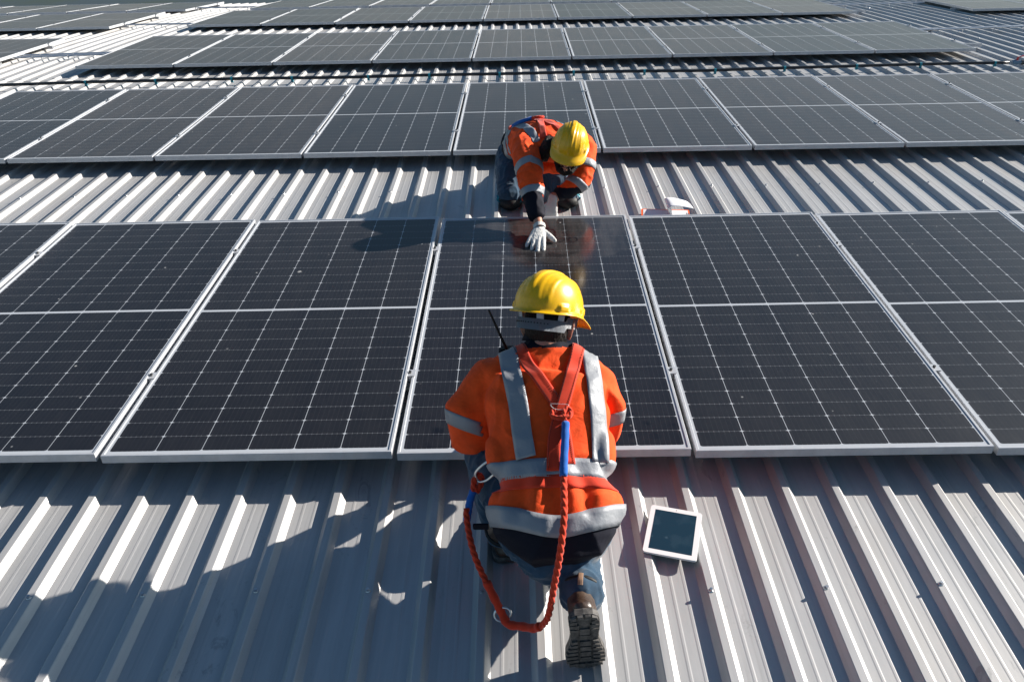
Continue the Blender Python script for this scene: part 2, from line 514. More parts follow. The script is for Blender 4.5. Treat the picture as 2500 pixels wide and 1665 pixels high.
        marks = [ring(0.712, 1.940, 0.026, 0.0055, 0.8), ring(0.712, 1.942, 0.010, 0.004, 0.8), ring(0.790, 1.935, 0.026, 0.0055, 0.8),
                 seg(0.832, 1.95, 0.856, 1.95, 0.007, 0), seg(0.912, 1.975, 0.912, 1.915, 0.009, 0), ring(0.64, 2.02, 0.05, 0.009, 0.6), seg(0.735, 2.03, 0.765, 2.01, 0.006, 0)]
        mk = marks[0]
        for k in marks[1:]: mk = t.math('MAXIMUM', mk, k)
        mk2 = t.math('MULTIPLY', mk, t.ramp(t.noise(co, 60, 3, 0.6), [(0.38, 0.25), (0.6, 0.85)]))
        streak = t.ramp(t.noise(t.mapping(co, (2.5, 26, 1)), 1.0, 4, 0.6, 0.5), [(0.35, 0.0), (0.6, 1.0)])
        keep = t.math('SUBTRACT', 1.0, t.math('MULTIPLY', wipe, t.math('MULTIPLY_ADD', streak, 0.2, 0.75)))
        dust = t.math('MULTIPLY', dust, keep)
        dust = t.math('MULTIPLY', dust, t.math('SUBTRACT', 1.0, mk2))
        # remaining dust between the marks
        dust = t.math('ADD', dust, t.math('MULTIPLY', t.math('MULTIPLY', t.math('MULTIPLY', wipe, t.math('SUBTRACT', 1.0, mk2)), t.ramp(d1, [(0.4, 0.4), (0.62, 1.0)])), 0.055))
        rough = t.math('MULTIPLY_ADD', dust, 1.3, 0.10)
        # dark water drops near the low edge
        vd = t.n('ShaderNodeTexVoronoi'); vd.inputs['Scale'].default_value = 14
        vdv = t.n('ShaderNodeVectorMath', operation='ADD'); t.l(co, vdv.inputs[0]); nz = t.n('ShaderNodeTexNoise'); nz.inputs['Scale'].default_value = 26; nz.inputs['Detail'].default_value = 4; t.l(co, nz.inputs['Vector']); ns = t.n('ShaderNodeVectorMath', operation='SCALE'); ns.inputs['Scale'].default_value = 0.06; t.l(nz.outputs['Color'], ns.inputs[0]); t.l(ns.outputs[0], vdv.inputs[1]); t.l(vdv.outputs[0], vd.inputs['Vector'])
        dr = t.math('MULTIPLY', t.ramp(vd.outputs['Distance'], [(0.20, 0.8), (0.48, 0.0)]), t.ramp(vd.outputs['Color'], [(0.25, 0.0), (0.35, 1.0)]))
        low = t.math('MULTIPLY', t.math('LESS_THAN', y, 0.24), t.math('MAXIMUM', t.math('GREATER_THAN', x, 0.72), t.math('LESS_THAN', x, 0.3)))
        dust = t.math('MULTIPLY', dust, t.math('SUBTRACT', 1.0, t.math('MULTIPLY', t.math('MULTIPLY', dr, low), 0.9)))
    if wiped: col = t.mix(t.math('MULTIPLY', wipe, 0.55), col, (0.002, 0.003, 0.006))
    col = t.mix(dust, col, (0.40, 0.385, 0.38))
    # droppings and specks
    vs = t.n('ShaderNodeTexVoronoi'); vs.inputs['Scale'].default_value = 9; t.l(cc, vs.inputs['Vector'])
    s1 = t.math('MULTIPLY', t.ramp(vs.outputs['Distance'], [(0.035, 1.0), (0.06, 0.0)]), t.ramp(vs.outputs['Color'], [(0.55, 0.0), (0.8, 0.6)]))
    vb = t.n('ShaderNodeTexVoronoi'); vb.inputs['Scale'].default_value = 2.2; t.l(cc, vb.inputs['Vector'])
    edge = t.math('ADD', vb.outputs['Distance'], t.math('MULTIPLY', t.math('SUBTRACT', t.noise(cc, 70, 3), 0.5), 0.06))
    s2 = t.math('MULTIPLY', t.ramp(edge, [(0.018, 1.0), (0.034, 0.0)]), t.ramp(vb.outputs['Color'], [(0.62, 0.0), (0.75, 0.55)]))
    col = t.mix(t.math('MAXIMUM', s1, s2), col, (0.55, 0.54, 0.52))
    t.l(col, t.b.inputs['Base Color'])
    t.l(t.math('MULTIPLY', dust, 12.0), t.b.inputs['Sheen Weight']); t.b.inputs['Sheen Roughness'].default_value = 0.25; t.b.inputs['Sheen Tint'].default_value = (1.0, 0.82, 0.72, 1)
    t.l(rough, t.b.inputs['Roughness'])
    t.b.inputs['IOR'].default_value = 1.45
    return m
M_GLASS = glass_material('solar_glass')
M_GLASSW = glass_material('wiped_solar_glass', True)
M_BACK = mat('backsheet', (0.7, 0.7, 0.7), 0.7)

# ------------------------------------------------------------------ roof
XS = 0.026                      # ribs sit at x = XS + k*0.19 (k even carries a screw)
PITCH = 0.19
H_TOP = 0.110                   # rib top below panel plane
RIB = 0.026
SHEAR = -0.0075
def zc(Y): return -0.0038 * ((Y - 1.14) ** 2 - 1.3)
def shx(Y): return SHEAR * (Y + 0.575)
Y0, Y1 = -3.0, 17.3
LAP = 7.02

building = empty('factory_building', (0, 7, -9), 'wide low-arched factory building roofed in pale ribbed steel under all the panels', 'building')
def roof_sheet(name, ya, yb, dz, x0=-13.5, x1=15.5):
    bm = bmesh.new()
    prof = []
    k0 = int(x0 / PITCH); k1 = int(x1 / PITCH)
    for k in range(k0, k1):
        xc = XS - 0.049 + k * PITCH
        # rib: base -0.034..0.036, top 0.028 wide, then two shallow flutes in the pan
        lap = (k % 4 == 1)
        prof += [(xc - 0.033, -RIB), (xc - 0.0145, -0.0015), (xc - 0.012, 0), (xc + 0.012, 0), (xc + 0.0145, -0.0015)]
        if lap: prof += [(xc + 0.024, -0.0145), (xc + 0.0225, -0.0168)]
        prof += [(xc + 0.033, -RIB)]
        for q in (0.067, 0.112):
            prof += [(xc + q - 0.007, -RIB), (xc + q - 0.003, -RIB + 0.0007), (xc + q + 0.003, -RIB + 0.0007), (xc + q + 0.007, -RIB)]
    n = 28
    rows = []
    for i in range(n + 1):
        Y = ya + (yb - ya) * i / n
        rows.append([bm.verts.new((px + shx(Y), Y, zc(Y) - H_TOP + pz + dz)) for px, pz in prof])
    for i in range(n):
        for j in range(len(prof) - 1):
            bm.faces.new((rows[i][j], rows[i][j + 1], rows[i + 1][j + 1], rows[i + 1][j]))
    # folded-down edge so the sheet has thickness at its laps
    for r, s in ((rows[0], 1),):
        low = [bm.verts.new(v.co + V((0, 0.0, -0.0035))) for v in r]
        for j in range(len(r) - 1): bm.faces.new((r[j + 1], r[j], low[j], low[j + 1]))
    return mesh_obj(name, bm, M_ROOF, building, loc=(0, -7, 9))
roof_a = roof_sheet('roof_sheet', Y0, LAP + 0.18, 0.0)
roof_b = roof_sheet('roof_sheet', LAP, Y1, 0.0045)
M_WALL = mat('render_wall', (0.4, 0.4, 0.38), 0.8)
bm = bmesh.new()
for (c, s) in (((1, 17.1, -4.9), (29, .2, 7.4)), ((1, -2.8, -4.7), (29, .2, 8.6)), ((-13.3, 7.1, -4.9), (.2, 20, 7.4)), ((15.3, 7.1, -4.9), (.2, 20, 7.4))):
    box(bm, (c[0], c[1] - 7, c[2] + 9 - .5), s)
mesh_obj('wall', bm, M_WALL, building)

# ground far below
M_GROUND = mat('yard_ground', (0.03, 0.05, 0.05), 0.9)
t = NT(M_GROUND); c = t.coords()
g = t.mix(t.ramp(t.noise(c, 0.06, 6, 0.6), [(0.45, 0.0), (0.55, 1.0)]), (0.020, 0.040, 0.052), (0.022, 0.040, 0.030))
t.l(g, t.b.inputs['Base Color'])
bm = bmesh.new()
vs = [bm.verts.new(p) for p in ((-900, -900, -9.1), (900, -900, -9.1), (900, 900, -9.1), (-900, 900, -9.1))]
bm.faces.new(vs)
tag(mesh_obj('ground', bm, M_GROUND), kind='structure')

# ------------------------------------------------------------------ solar panels
PW, PL, PG = 1.134, 2.278, 0.020
PPX = PW + PG
def frame_bm():
    bm = bmesh.new()
    W, L, T, lip = PW, PL, 0.035, 0.0115
    def ringv(x0, y0, x1, y1, z): return [bm.verts.new(p) for p in ((x0, y0, z), (x1, y0, z), (x1, y1, z), (x0, y1, z))]
    b = 0.0012
    r = [ringv(0.028, 0.028, W - 0.028, L - 0.028, -T), ringv(0, 0, W, L, -T), ringv(0, 0, W, L, -b), ringv(b, b, W - b, L - b, 0),
         ringv(lip - b, lip - b, W - lip + b, L - lip + b, 0), ringv(lip, lip, W - lip, L - lip, -b), ringv(lip, lip, W - lip, L - lip, -0.0065), ringv(0.002, 0.002, W - .002, L - .002, -0.0065),
         ringv(0.002, 0.002, W - .002, L - .002, -T + 0.002), ringv(0.028, 0.028, W - 0.028, L - 0.028, -T + 0.002)]
    for i in range(len(r)):
        a = r[i]; c = r[(i + 1) % len(r)]
        for k in range(4):
            bm.faces.new((a[k], a[(k + 1) % 4], c[(k + 1) % 4], c[k]))
    bmesh.ops.recalc_face_normals(bm, faces=bm.faces[:])
    return bm
def glass_bm():
    bm = bmesh.new()
    box(bm, (PW / 2, PL / 2, -0.0048), (PW - 0.018, PL - 0.018, 0.0032))
    for f in bm.faces:
        if f.normal.z < -0.5 or f.calc_center_median().z < -0.0063: f.material_index = 1
    return bm
fr_me = None
def make_panel(loc, tilt, slope, label, wiped=False, group=None, first=[None]):
    root = empty('solar_panel', loc, label, 'solar panel', group)
    root.rotation_euler = (tilt, -slope, 0)
    if first[0] is None:
        f = mesh_obj('frame', frame_bm(), M_ALU, root)
        g = mesh_obj('glass', glass_bm(), [M_GLASS, M_BACK], root)
        first[0] = (f, g)
    else:
        for s in first[0]:
            c = s.copy(); link(c); c.parent = root
            if wiped and s is first[0][1]:
                c.data = s.data.copy(); c.data.materials[0] = M_GLASSW
    return root

ORD = ['first', 'second', 'third', 'fourth', 'fifth', 'sixth', 'seventh', 'eighth', 'ninth', 'tenth', 'eleventh', 'twelfth', 'thirteenth', 'fourteenth', 'fifteenth', 'sixteenth', 'seventeenth', 'eighteenth', 'nineteenth', 'twentieth', 'twenty-first', 'twenty-second', 'twenty-third', 'twenty-fourth', 'twenty-fifth', 'twenty-sixth', 'twenty-seventh', 'twenty-eighth']
def ordn(i): return ORD[i] if i < len(ORD) else str(i + 1) + 'th'
ROWS = {  # row: x0, y, z, tilt, slope
    1: (0.0, 0.0, 0.0, 0.0, -0.0043), 2: (-0.0294, 3.6414, -0.0299, -0.02635, 0.0),
    3: (-0.0552, 7.2463, -0.1510, -0.0549, 0.0), 4: (-0.0656, 10.9197, -0.3891, -0.0783, 0.0), 5: (-0.0556, 14.16, -0.690, -0.1010, 0.0)}
RNAME = {1: 'front row', 2: 'second row', 3: 'third row', 4: 'fourth row', 5: 'farthest row'}
blocks = [('main', r, k0, k1) for r, k0, k1 in ((1, -3, 3), (2, -4, 5), (3, -4, 4), (4, -4, 4), (5, -4, 4))]
XL = -5.905                       # right end of the left block
XR = 7.463                        # left end of the right block
def row_pt(r, x, yl, zl=0.0):
    """point on row r's panel plane: x along row, yl up the panel"""
    x0, y, z, ti, sl_ = ROWS[r]
    return V((x, y + yl * math.cos(ti) - zl * math.sin(ti), z + yl * math.sin(ti) + zl * math.cos(ti) + sl_ * x))
RAILS = (0.552, 1.832)
specs = []
for _, r, k0, k1 in blocks:
    xs = [ROWS[r][0] + k * PPX + PG / 2 for k in range(k0, k1 + 1)]
    specs.append(('main', r, xs))
specs += [('left', 3, [XL - PW - PPX * i for i in (0,)]), ('left', 4, [XL - PW - PPX * i for i in (2, 1, 0)]), ('left', 5, [XL - PW - PPX * i for i in (4, 3, 2, 1, 0)]),
          ('right', 4, [XR, XR + PPX])]
BN = {'main': 'main block', 'left': 'left block beyond the walkway', 'right': 'upper right corner block'}
clamp_first = [None]
def make_clamp(p, ti, label, end=0):
    if clamp_first[0] is None:
        bm = bmesh.new()
        box(bm, (0, 0, 0.0022), (0.046, 0.050, 0.0028))
        box(bm, (0, 0, -0.014), (0.014, 0.046, 0.028))
        o = mesh_obj('panel_clamp', bm, M_ALU)
        bm = bmesh.new()
        bmesh.ops.create_cone(bm, cap_ends=True, segments=12, radius1=0.007, radius2=0.007, depth=0.008, matrix=Matrix.Translation((0, 0, 0.0085)))
        bmesh.ops.create_cone(bm, cap_ends=True, segments=6, radius1=0.0032, radius2=0.0032, depth=0.002, matrix=Matrix.Translation((0, 0, 0.0125)))
        b = mesh_obj('bolt', bm, M_DKSTEEL, o)
        clamp_first[0] = (o, b)
    else:
        s, b0 = clamp_first[0]
        o = s.copy(); link(o)
        b = b0.copy(); link(b); b.parent = o
    o.location = p; o.rotation_euler = (ti, 0, 0)
    tag(o, label, 'clamp', 'clamps holding down the solar panels')
    return o
for blk, r, xs in specs:
    x0, y, z, ti, slp = ROWS[r]
    for i, x in enumerate(xs):
        nm = RNAME[r]
        if blk == 'main' and r == 1 and abs(x - 0.010) < 0.01:
            lab = 'solar panel in the front row being wiped, between the two workers'
            wp = True
        else:
            wp = False
            if len(xs) == 1: lab = 'dark solar panel in the %s, %s' % (nm, BN[blk])
            else: lab = 'solar panel, %s, %s from the left in the %s' % (nm, ordn(i), BN[blk])
        lean = (random.uniform(-.0012, .0012), 0)
        make_panel(V((x, y, z + slp * x)), ti + lean[0], -slp if slp else 0, lab, wp, 'solar panels in rows across the roof')
    for ri, rl in enumerate(RAILS):
        place = ('nearer', 'farther')[ri]
        # rail
        xa = xs[0] + 0.03; xb = xs[-1] + PW + 0.0
        if blk == 'main' and r in (3, 4): xb += 0.34 if ri == 0 else 0.40
        elif blk == 'main' and r in (1, 2): xb += 0.1
        elif blk == 'left': xb += 0.05
        if blk == 'right': xa -= 0.10
        o = empty('mounting_rail', row_pt(r, (xa + xb) / 2, rl, -0.0355), '%s aluminium rail under the %s, %s' % (place, RNAME[r], BN[blk]), 'rail', 'rails carrying the solar panels')
        o.rotation_euler = (ti, 0, 0)
        L = xb - xa
        bm = bmesh.new()
        box(bm, (0, -0.014, -0.020), (L, 0.010, 0.0385)); box(bm, (0, 0.014, -0.020), (L, 0.010, 0.0385)); box(bm, (0, 0, -0.034), (L, 0.018, 0.009))
        mesh_obj('profile', bm, M_ALU, o)
        nf = max(2, int(L / 1.14) + 1)
        for q in range(nf):
            fx = -L / 2 + 0.12 + (L - 0.24) * q / (nf - 1)
            X = (xa + xb) / 2 + fx
            k = round((X - (XS - 0.049)) / PITCH)
            fx += XS - 0.049 + k * PITCH + shx(y + rl) - X
            ztop = row_pt(r, X, rl, 0).z - (zc(y + rl) - H_TOP) - 0.036
            bm = bmesh.new()
            box(bm, (fx, -0.024, -0.03), (0.040, 0.006, 0.06)); hh = max(0.02, ztop)
            box(bm, (fx, -0.035, -hh + 0.003), (0.040, 0.055, 0.005)); box(bm, (fx, -0.0245, (-hh - .03) / 2 + .003), (0.038, 0.005, max(0.01, hh - .03)))
            mesh_obj('foot', bm, M_ALU, o)
        if r == 5 and blk == 'main': continue
        # clamps
        for i in range(len(xs) - 1):
            gx = xs[i] + PW + PG / 2
            make_clamp(row_pt(r, gx, rl), ti, '%s clamp right of the %s panel from the left, %s, %s' % (place, ordn(i), RNAME[r], BN[blk].split(' beyond')[0]))
        if blk != 'right':
            make_clamp(row_pt(r, xs[-1] + PW + 0.008, rl), ti, '%s end clamp at the right end of the %s, %s' % (place, RNAME[r], BN[blk].split(' beyond')[0]))

# ------------------------------------------------------------------ roof screws
def screw_bm():
    bm = bmesh.new()
    bmesh.ops.create_cone(bm, cap_ends=True, segments=16, radius1=0.0095, radius2=0.008, depth=0.003, matrix=Matrix.Translation((0, 0, 0.0015)))
    bmesh.ops.create_cone(bm, cap_ends=True, segments=6, radius1=0.0062, radius2=0.0058, depth=0.007, matrix=Matrix.Translation((0, 0, 0.0065)))
    return bm
s0 = None
LINES = [(-0.575, 'in front of the front row', [(-1.3, 2.6)]), (3.05, 'between the front and second rows', [(-3.6, 5.0)]),
         (8.49, 'on the walkways beside the third row', [(-5.7, -4.9), (6.0, 8.6)]), (10.30, 'on the walkways before the fourth row', [(-5.7, -4.8), (6.0, 9.3)]),
         (12.1, 'on the walkways beside the fourth row', [(-5.7, -4.9), (5.9, 7.0)])]
for Y, where, ranges in LINES:
    cnt = 0
    for a, b in ranges:
        k = math.ceil((a - XS + 0.049) / (2 * PITCH))
        while XS - 0.049 + 2 * PITCH * k < b:
            x = XS - 0.049 + 2 * PITCH * k + shx(Y)
            if Y < 0 and 0.55 < x < 0.80: k += 1; continue
            if s0 is None:
                s0 = mesh_obj('roof_screw', screw_bm(), M_STEEL); o = s0
            else:
                o = s0.copy(); link(o)
            o.location = (x + random.uniform(-.003, .003), Y + random.uniform(-.012, .012), zc(Y) - H_TOP + (0.0045 if Y > LAP else 0) - 0.0003)
            o.rotation_euler = (random.uniform(-.1, .1), random.uniform(-.1, .1), random.uniform(0, 3))
            tag(o, 'roof screw %s, %s from the left' % (where, ordn(cnt)), 'screw', 'screws fixing the roof sheets')
            k += 1; cnt += 1

# ------------------------------------------------------------------ black water pipe and clips, valve
pz = lambda Y: zc(Y) - H_TOP
pts = []
for x, y in ((-6.6, 6.52), (-5.17, 6.55), (-4.27, 6.615), (-3.5, 6.62), (-2.5, 6.64), (-1.5, 6.60), (-0.5, 6.63), (0.41, 6.62), (1.2, 6.635), (1.95, 6.61), (2.5, 6.585), (3.1, 6.63), (3.9, 6.66), (4.6, 6.69), (5.3, 6.70), (5.8, 6.69)):
    pts.append((x, y, pz(y) + 0.037))
bm = bmesh.new()
sp = smooth_path(pts, 6)
sweep(bm, sp, [0.0165] * len(sp), n=14, cap=1)
tag(mesh_obj('water_pipe', bm, M_BLACKPIPE, smooth=True), 'black plastic water pipe running across the ribs behind the second row', 'pipe')
k = 0
xx = -4.27
cf = None
while xx < 5.9:
    p = min(sp, key=lambda q: abs(q.x - xx))
    if cf is None:
        bm = bmesh.new()
        sweep(bm, [(0, 0.0, 0), (0.024, 0, 0)], [0.0195, 0.0195], n=16, cap=0)
        sweep(bm, [(0, 0.0, 0), (0.024, 0, 0)], [0.0172, 0.0172], n=16, cap=0)
        box(bm, (0.012, -0.004, -0.028), (0.024, 0.022, 0.020))
        cf = mesh_obj('pipe_clip', bm, M_TEAL); o = cf
    else:
        o = cf.copy(); link(o)
    o.location = p
    tag(o, 'teal clip on the black water pipe, %s from the left' % ordn(k), 'clip', 'clips along the black pipe')
    k += 1; xx += 0.76
vx, vy = 5.83, 6.69
vz_ = pz(vy) + 0.037
valve = empty('ball_valve', (vx, vy, vz_), 'ball valve with red lever at the right end of the black pipe', 'valve')
bm = bmesh.new()
sweep(bm, [(0, 0, 0), (0.055, 0, 0)], [0.028, 0.028], n=8, cap=1); sweep(bm, [(0.05, 0, 0), (0.075, 0, 0), (0.1, 0, 0)], [0.017, 0.022, 0.024], n=16, cap=1)
mesh_obj('nut', bm, M_BLUEP, valve)
bm = bmesh.new(); sweep(bm, [(0.07, 0, 0), (0.1, 0, 0), (0.13, 0, 0), (0.16, 0, 0)], [0.015, 0.026, 0.026, 0.018], n=16, cap=1); mesh_obj('valve_body', bm, M_DKSTEEL, valve)
bm = bmesh.new(); sweep(bm, [(0.14, 0, 0), (0.19, 0, 0), (0.23, 0, 0)], [0.018, 0.03, 0.03], n=8, cap=1); mesh_obj('union_fitting', bm, M_BLUEP, valve)
bm = bmesh.new(); sweep(bm, [(0.05, 0, 0.02), (0.055, 0, 0.05)], [0.012, 0.012], n=8, cap=1); sweep(bm, [(0.05, 0, 0.05), (0.09, 0.005, 0.062), (0.17, 0.01, 0.075)], [(0.013, 0.004)] * 3, n=8, cap=1)
mesh_obj('lever', bm, M_REDP, valve)

# ------------------------------------------------------------------ conduits on the walkways
def conduit(a, b, label, r=0.0135):
    bm = bmesh.new()
    A = V((a[0], a[1], pz(a[1]) + 0.045)); B = V((b[0], b[1], pz(b[1]) + 0.045))
    m = (A + B) / 2
    sweep(bm, [A - m, B - m], [r, r], n=12, cap=1)
    n = int((B - A).length / 0.38)
    for i in range(n):
        p = A.lerp(B, (i + .5) / n) - m
        box(bm, (p.x, p.y, p.z - 0.008), (0.012, 0.036, 0.034)); box(bm, (p.x, p.y, p.z - 0.035), (0.008, 0.008, 0.04))
    tag(mesh_obj('conduit_pipe', bm, M_GALV, loc=m), label, 'conduit', 'steel conduits crossing the walkways')
conduit((-6.35, 8.17), (-4.62, 8.37), 'steel conduit between the third-row blocks, lower of the pair')
conduit((-6.30, 8.36), (-4.64, 8.47), 'steel conduit between the third-row blocks, upper of the pair')
conduit((-5.95, 11.50), (-4.66, 11.42), 'steel conduit crossing the left walkway at the fourth row')
conduit((-5.95, 14.8), (-4.66, 14.7), 'steel conduit crossing the left walkway at the farthest row')
conduit((5.80, 9.00), (9.2, 9.35), 'long steel conduit running right from the end of the third row')
conduit((5.80, 12.3), (7.40, 12.45), 'long steel conduit between the fourth row and the right block')

# ------------------------------------------------------------------ tablet, clipboard
tab = empty('tablet', (1.030, -0.328, zc(-0.3) - H_TOP + 0.001), 'white tablet lying face up on the ribs, its screen smeared with dust', 'tablet')
tab.rotation_euler = (0.0, 0.0, rad(-15.5))
def rrect(w, h, r, n=6):
    o = []
    for cx, cy, a0 in ((w / 2 - r, h / 2 - r, 0), (-w / 2 + r, h / 2 - r, 90), (-w / 2 + r, -h / 2 + r, 180), (w / 2 - r, -h / 2 + r, 270)):
        for i in range(n + 1):
            a = rad(a0 + 90 * i / n); o.append((cx + r * math.cos(a), cy + r * math.sin(a)))
    return o
def prism(bm, pl, z0, z1, bev=0.0):
    lv = [(z0 + bev, pl), (z1 - bev, pl)] if not bev else [(z0, [(x * .985, y * .985) for x, y in pl]), (z0 + bev, pl), (z1 - bev * .5, pl), (z1, [(x * .994, y * .994) for x, y in pl])]
    rs = [[bm.verts.new((x, y, z)) for x, y in q] for z, q in lv]
    for a, b in zip(rs, rs[1:]):
        for i in range(len(a)): bm.faces.new((a[i], a[(i + 1) % len(a)], b[(i + 1) % len(a)], b[i]))
    bm.faces.new(list(reversed(rs[0]))); bm.faces.new(rs[-1])
bm = bmesh.new(); prism(bm, rrect(0.186, 0.241, 0.011), 0, 0.0095, 0.003); mesh_obj('body', bm, M_WHITE, tab)
bm = bmesh.new(); prism(bm, [(-.0745, -.099), (.0745, -.099), (.0745, .099), (-.0745, .099)], 0.0093, 0.0100); mesh_obj('screen', bm, M_SCREEN, tab)
bm = bmesh.new(); sweep(bm, [(0, 0.110, 0.0093), (0, 0.110, 0.0099)], [0.0018, 0.0018], n=10, cap=1); mesh_obj('camera_lens', bm, M_BLACK, tab)

zr = zc(2.5) - H_TOP
cb = empty('clipboard', (1.430, 2.445, zr + 0.013), 'orange clipboard with a white sheet lying behind the front row panel', 'clipboard')
cb.rotation_euler = (rad(6), 0, rad(-6))
bm = bmesh.new(); prism(bm, rrect(0.31, 0.23, 0.006), 0, 0.003); mesh_obj('board', bm, M_ORBOARD, cb)
bm = bmesh.new(); prism(bm, [(-.142, -.105), (.145, -.105), (.145, .105), (-.142, .105)], 0.0032, 0.0042); mesh_obj('sheet', bm, M_PAPER, cb)
bm = bmesh.new(); box(bm, (0.14, 0, 0.008), (0.02, 0.10, 0.010)); sweep(bm, [(0.135, -.05, .012), (0.135, .05, .012)], [.005, .005], n=10, cap=1); mesh_obj('clip', bm, M_STEEL, cb)
# wind-lifted page
bm = bmesh.new()
rows = []
prof = [(0.050, 0.006), (0.030, 0.022), (0.014, 0.042), (0.008, 0.058), (0.016, 0.071), (0.034, 0.078), (0.07, 0.077), (0.105, 0.071), (0.14, 0.062), (0.17, 0.054)]
pr = smooth_path([(a, 0, b) for a, b in prof], 4)
for i, p in enumerate(pr):
    f = i / (len(pr) - 1)
    rows.append([V((p.x + 0.02 * (j / 8 - .5) * (1 - f) + 0.035 * f * (.5 - j / 8), (-0.085 + 0.19 * j / 8) + 0.02 * f, p.z + 0.012 * f * math.sin(j / 8 * 3.1) - 0.01 * f * (j / 8))) for j in range(9)])
pg = grid_obj('loose_paper', rows, M_PAPER, None, 0.0004)
pg.scale = (0.92, 0.85, 0.88); pg.location = (1.435, 2.52, zr + 0.022)
tag(pg, 'curled white sheet of paper lifted by the wind above the orange clipboard', 'paper')

# ================================================================== people
def wr(scale=9.0, amp=0.006, stretch=(1, 1, 1), seed=0.0, fine=0.0018):
    S = V(stretch)
    def f(p, n):
        q = V((p.x * S.x, p.y * S.y, p.z * S.z)) * scale + V((seed, seed * .7, -seed))
        w = V((noise.noise(q * .6), noise.noise(q * .6 + V((5, 1, 3))), noise.noise(q * .6 + V((1, 7, 2))))) * 0.9
        a = 1 - abs(noise.noise(q + w)) * 2.2; a = a * abs(a) * 1.15
        b = noise.noise(q * 2.7 + w * 2)
        return amp * (max(a, -0.4) - 0.35) + fine * b
    return f

def frame_mat(up, fwd):
    """3x3 with columns right, forward, up (local x right, y forward, z up)"""
    u = V(up).normalized(); f = V(fwd); f = (f - u * f.dot(u)).normalized(); r = f.cross(u).normalized()
    return Matrix((r, f, u)).transposed()

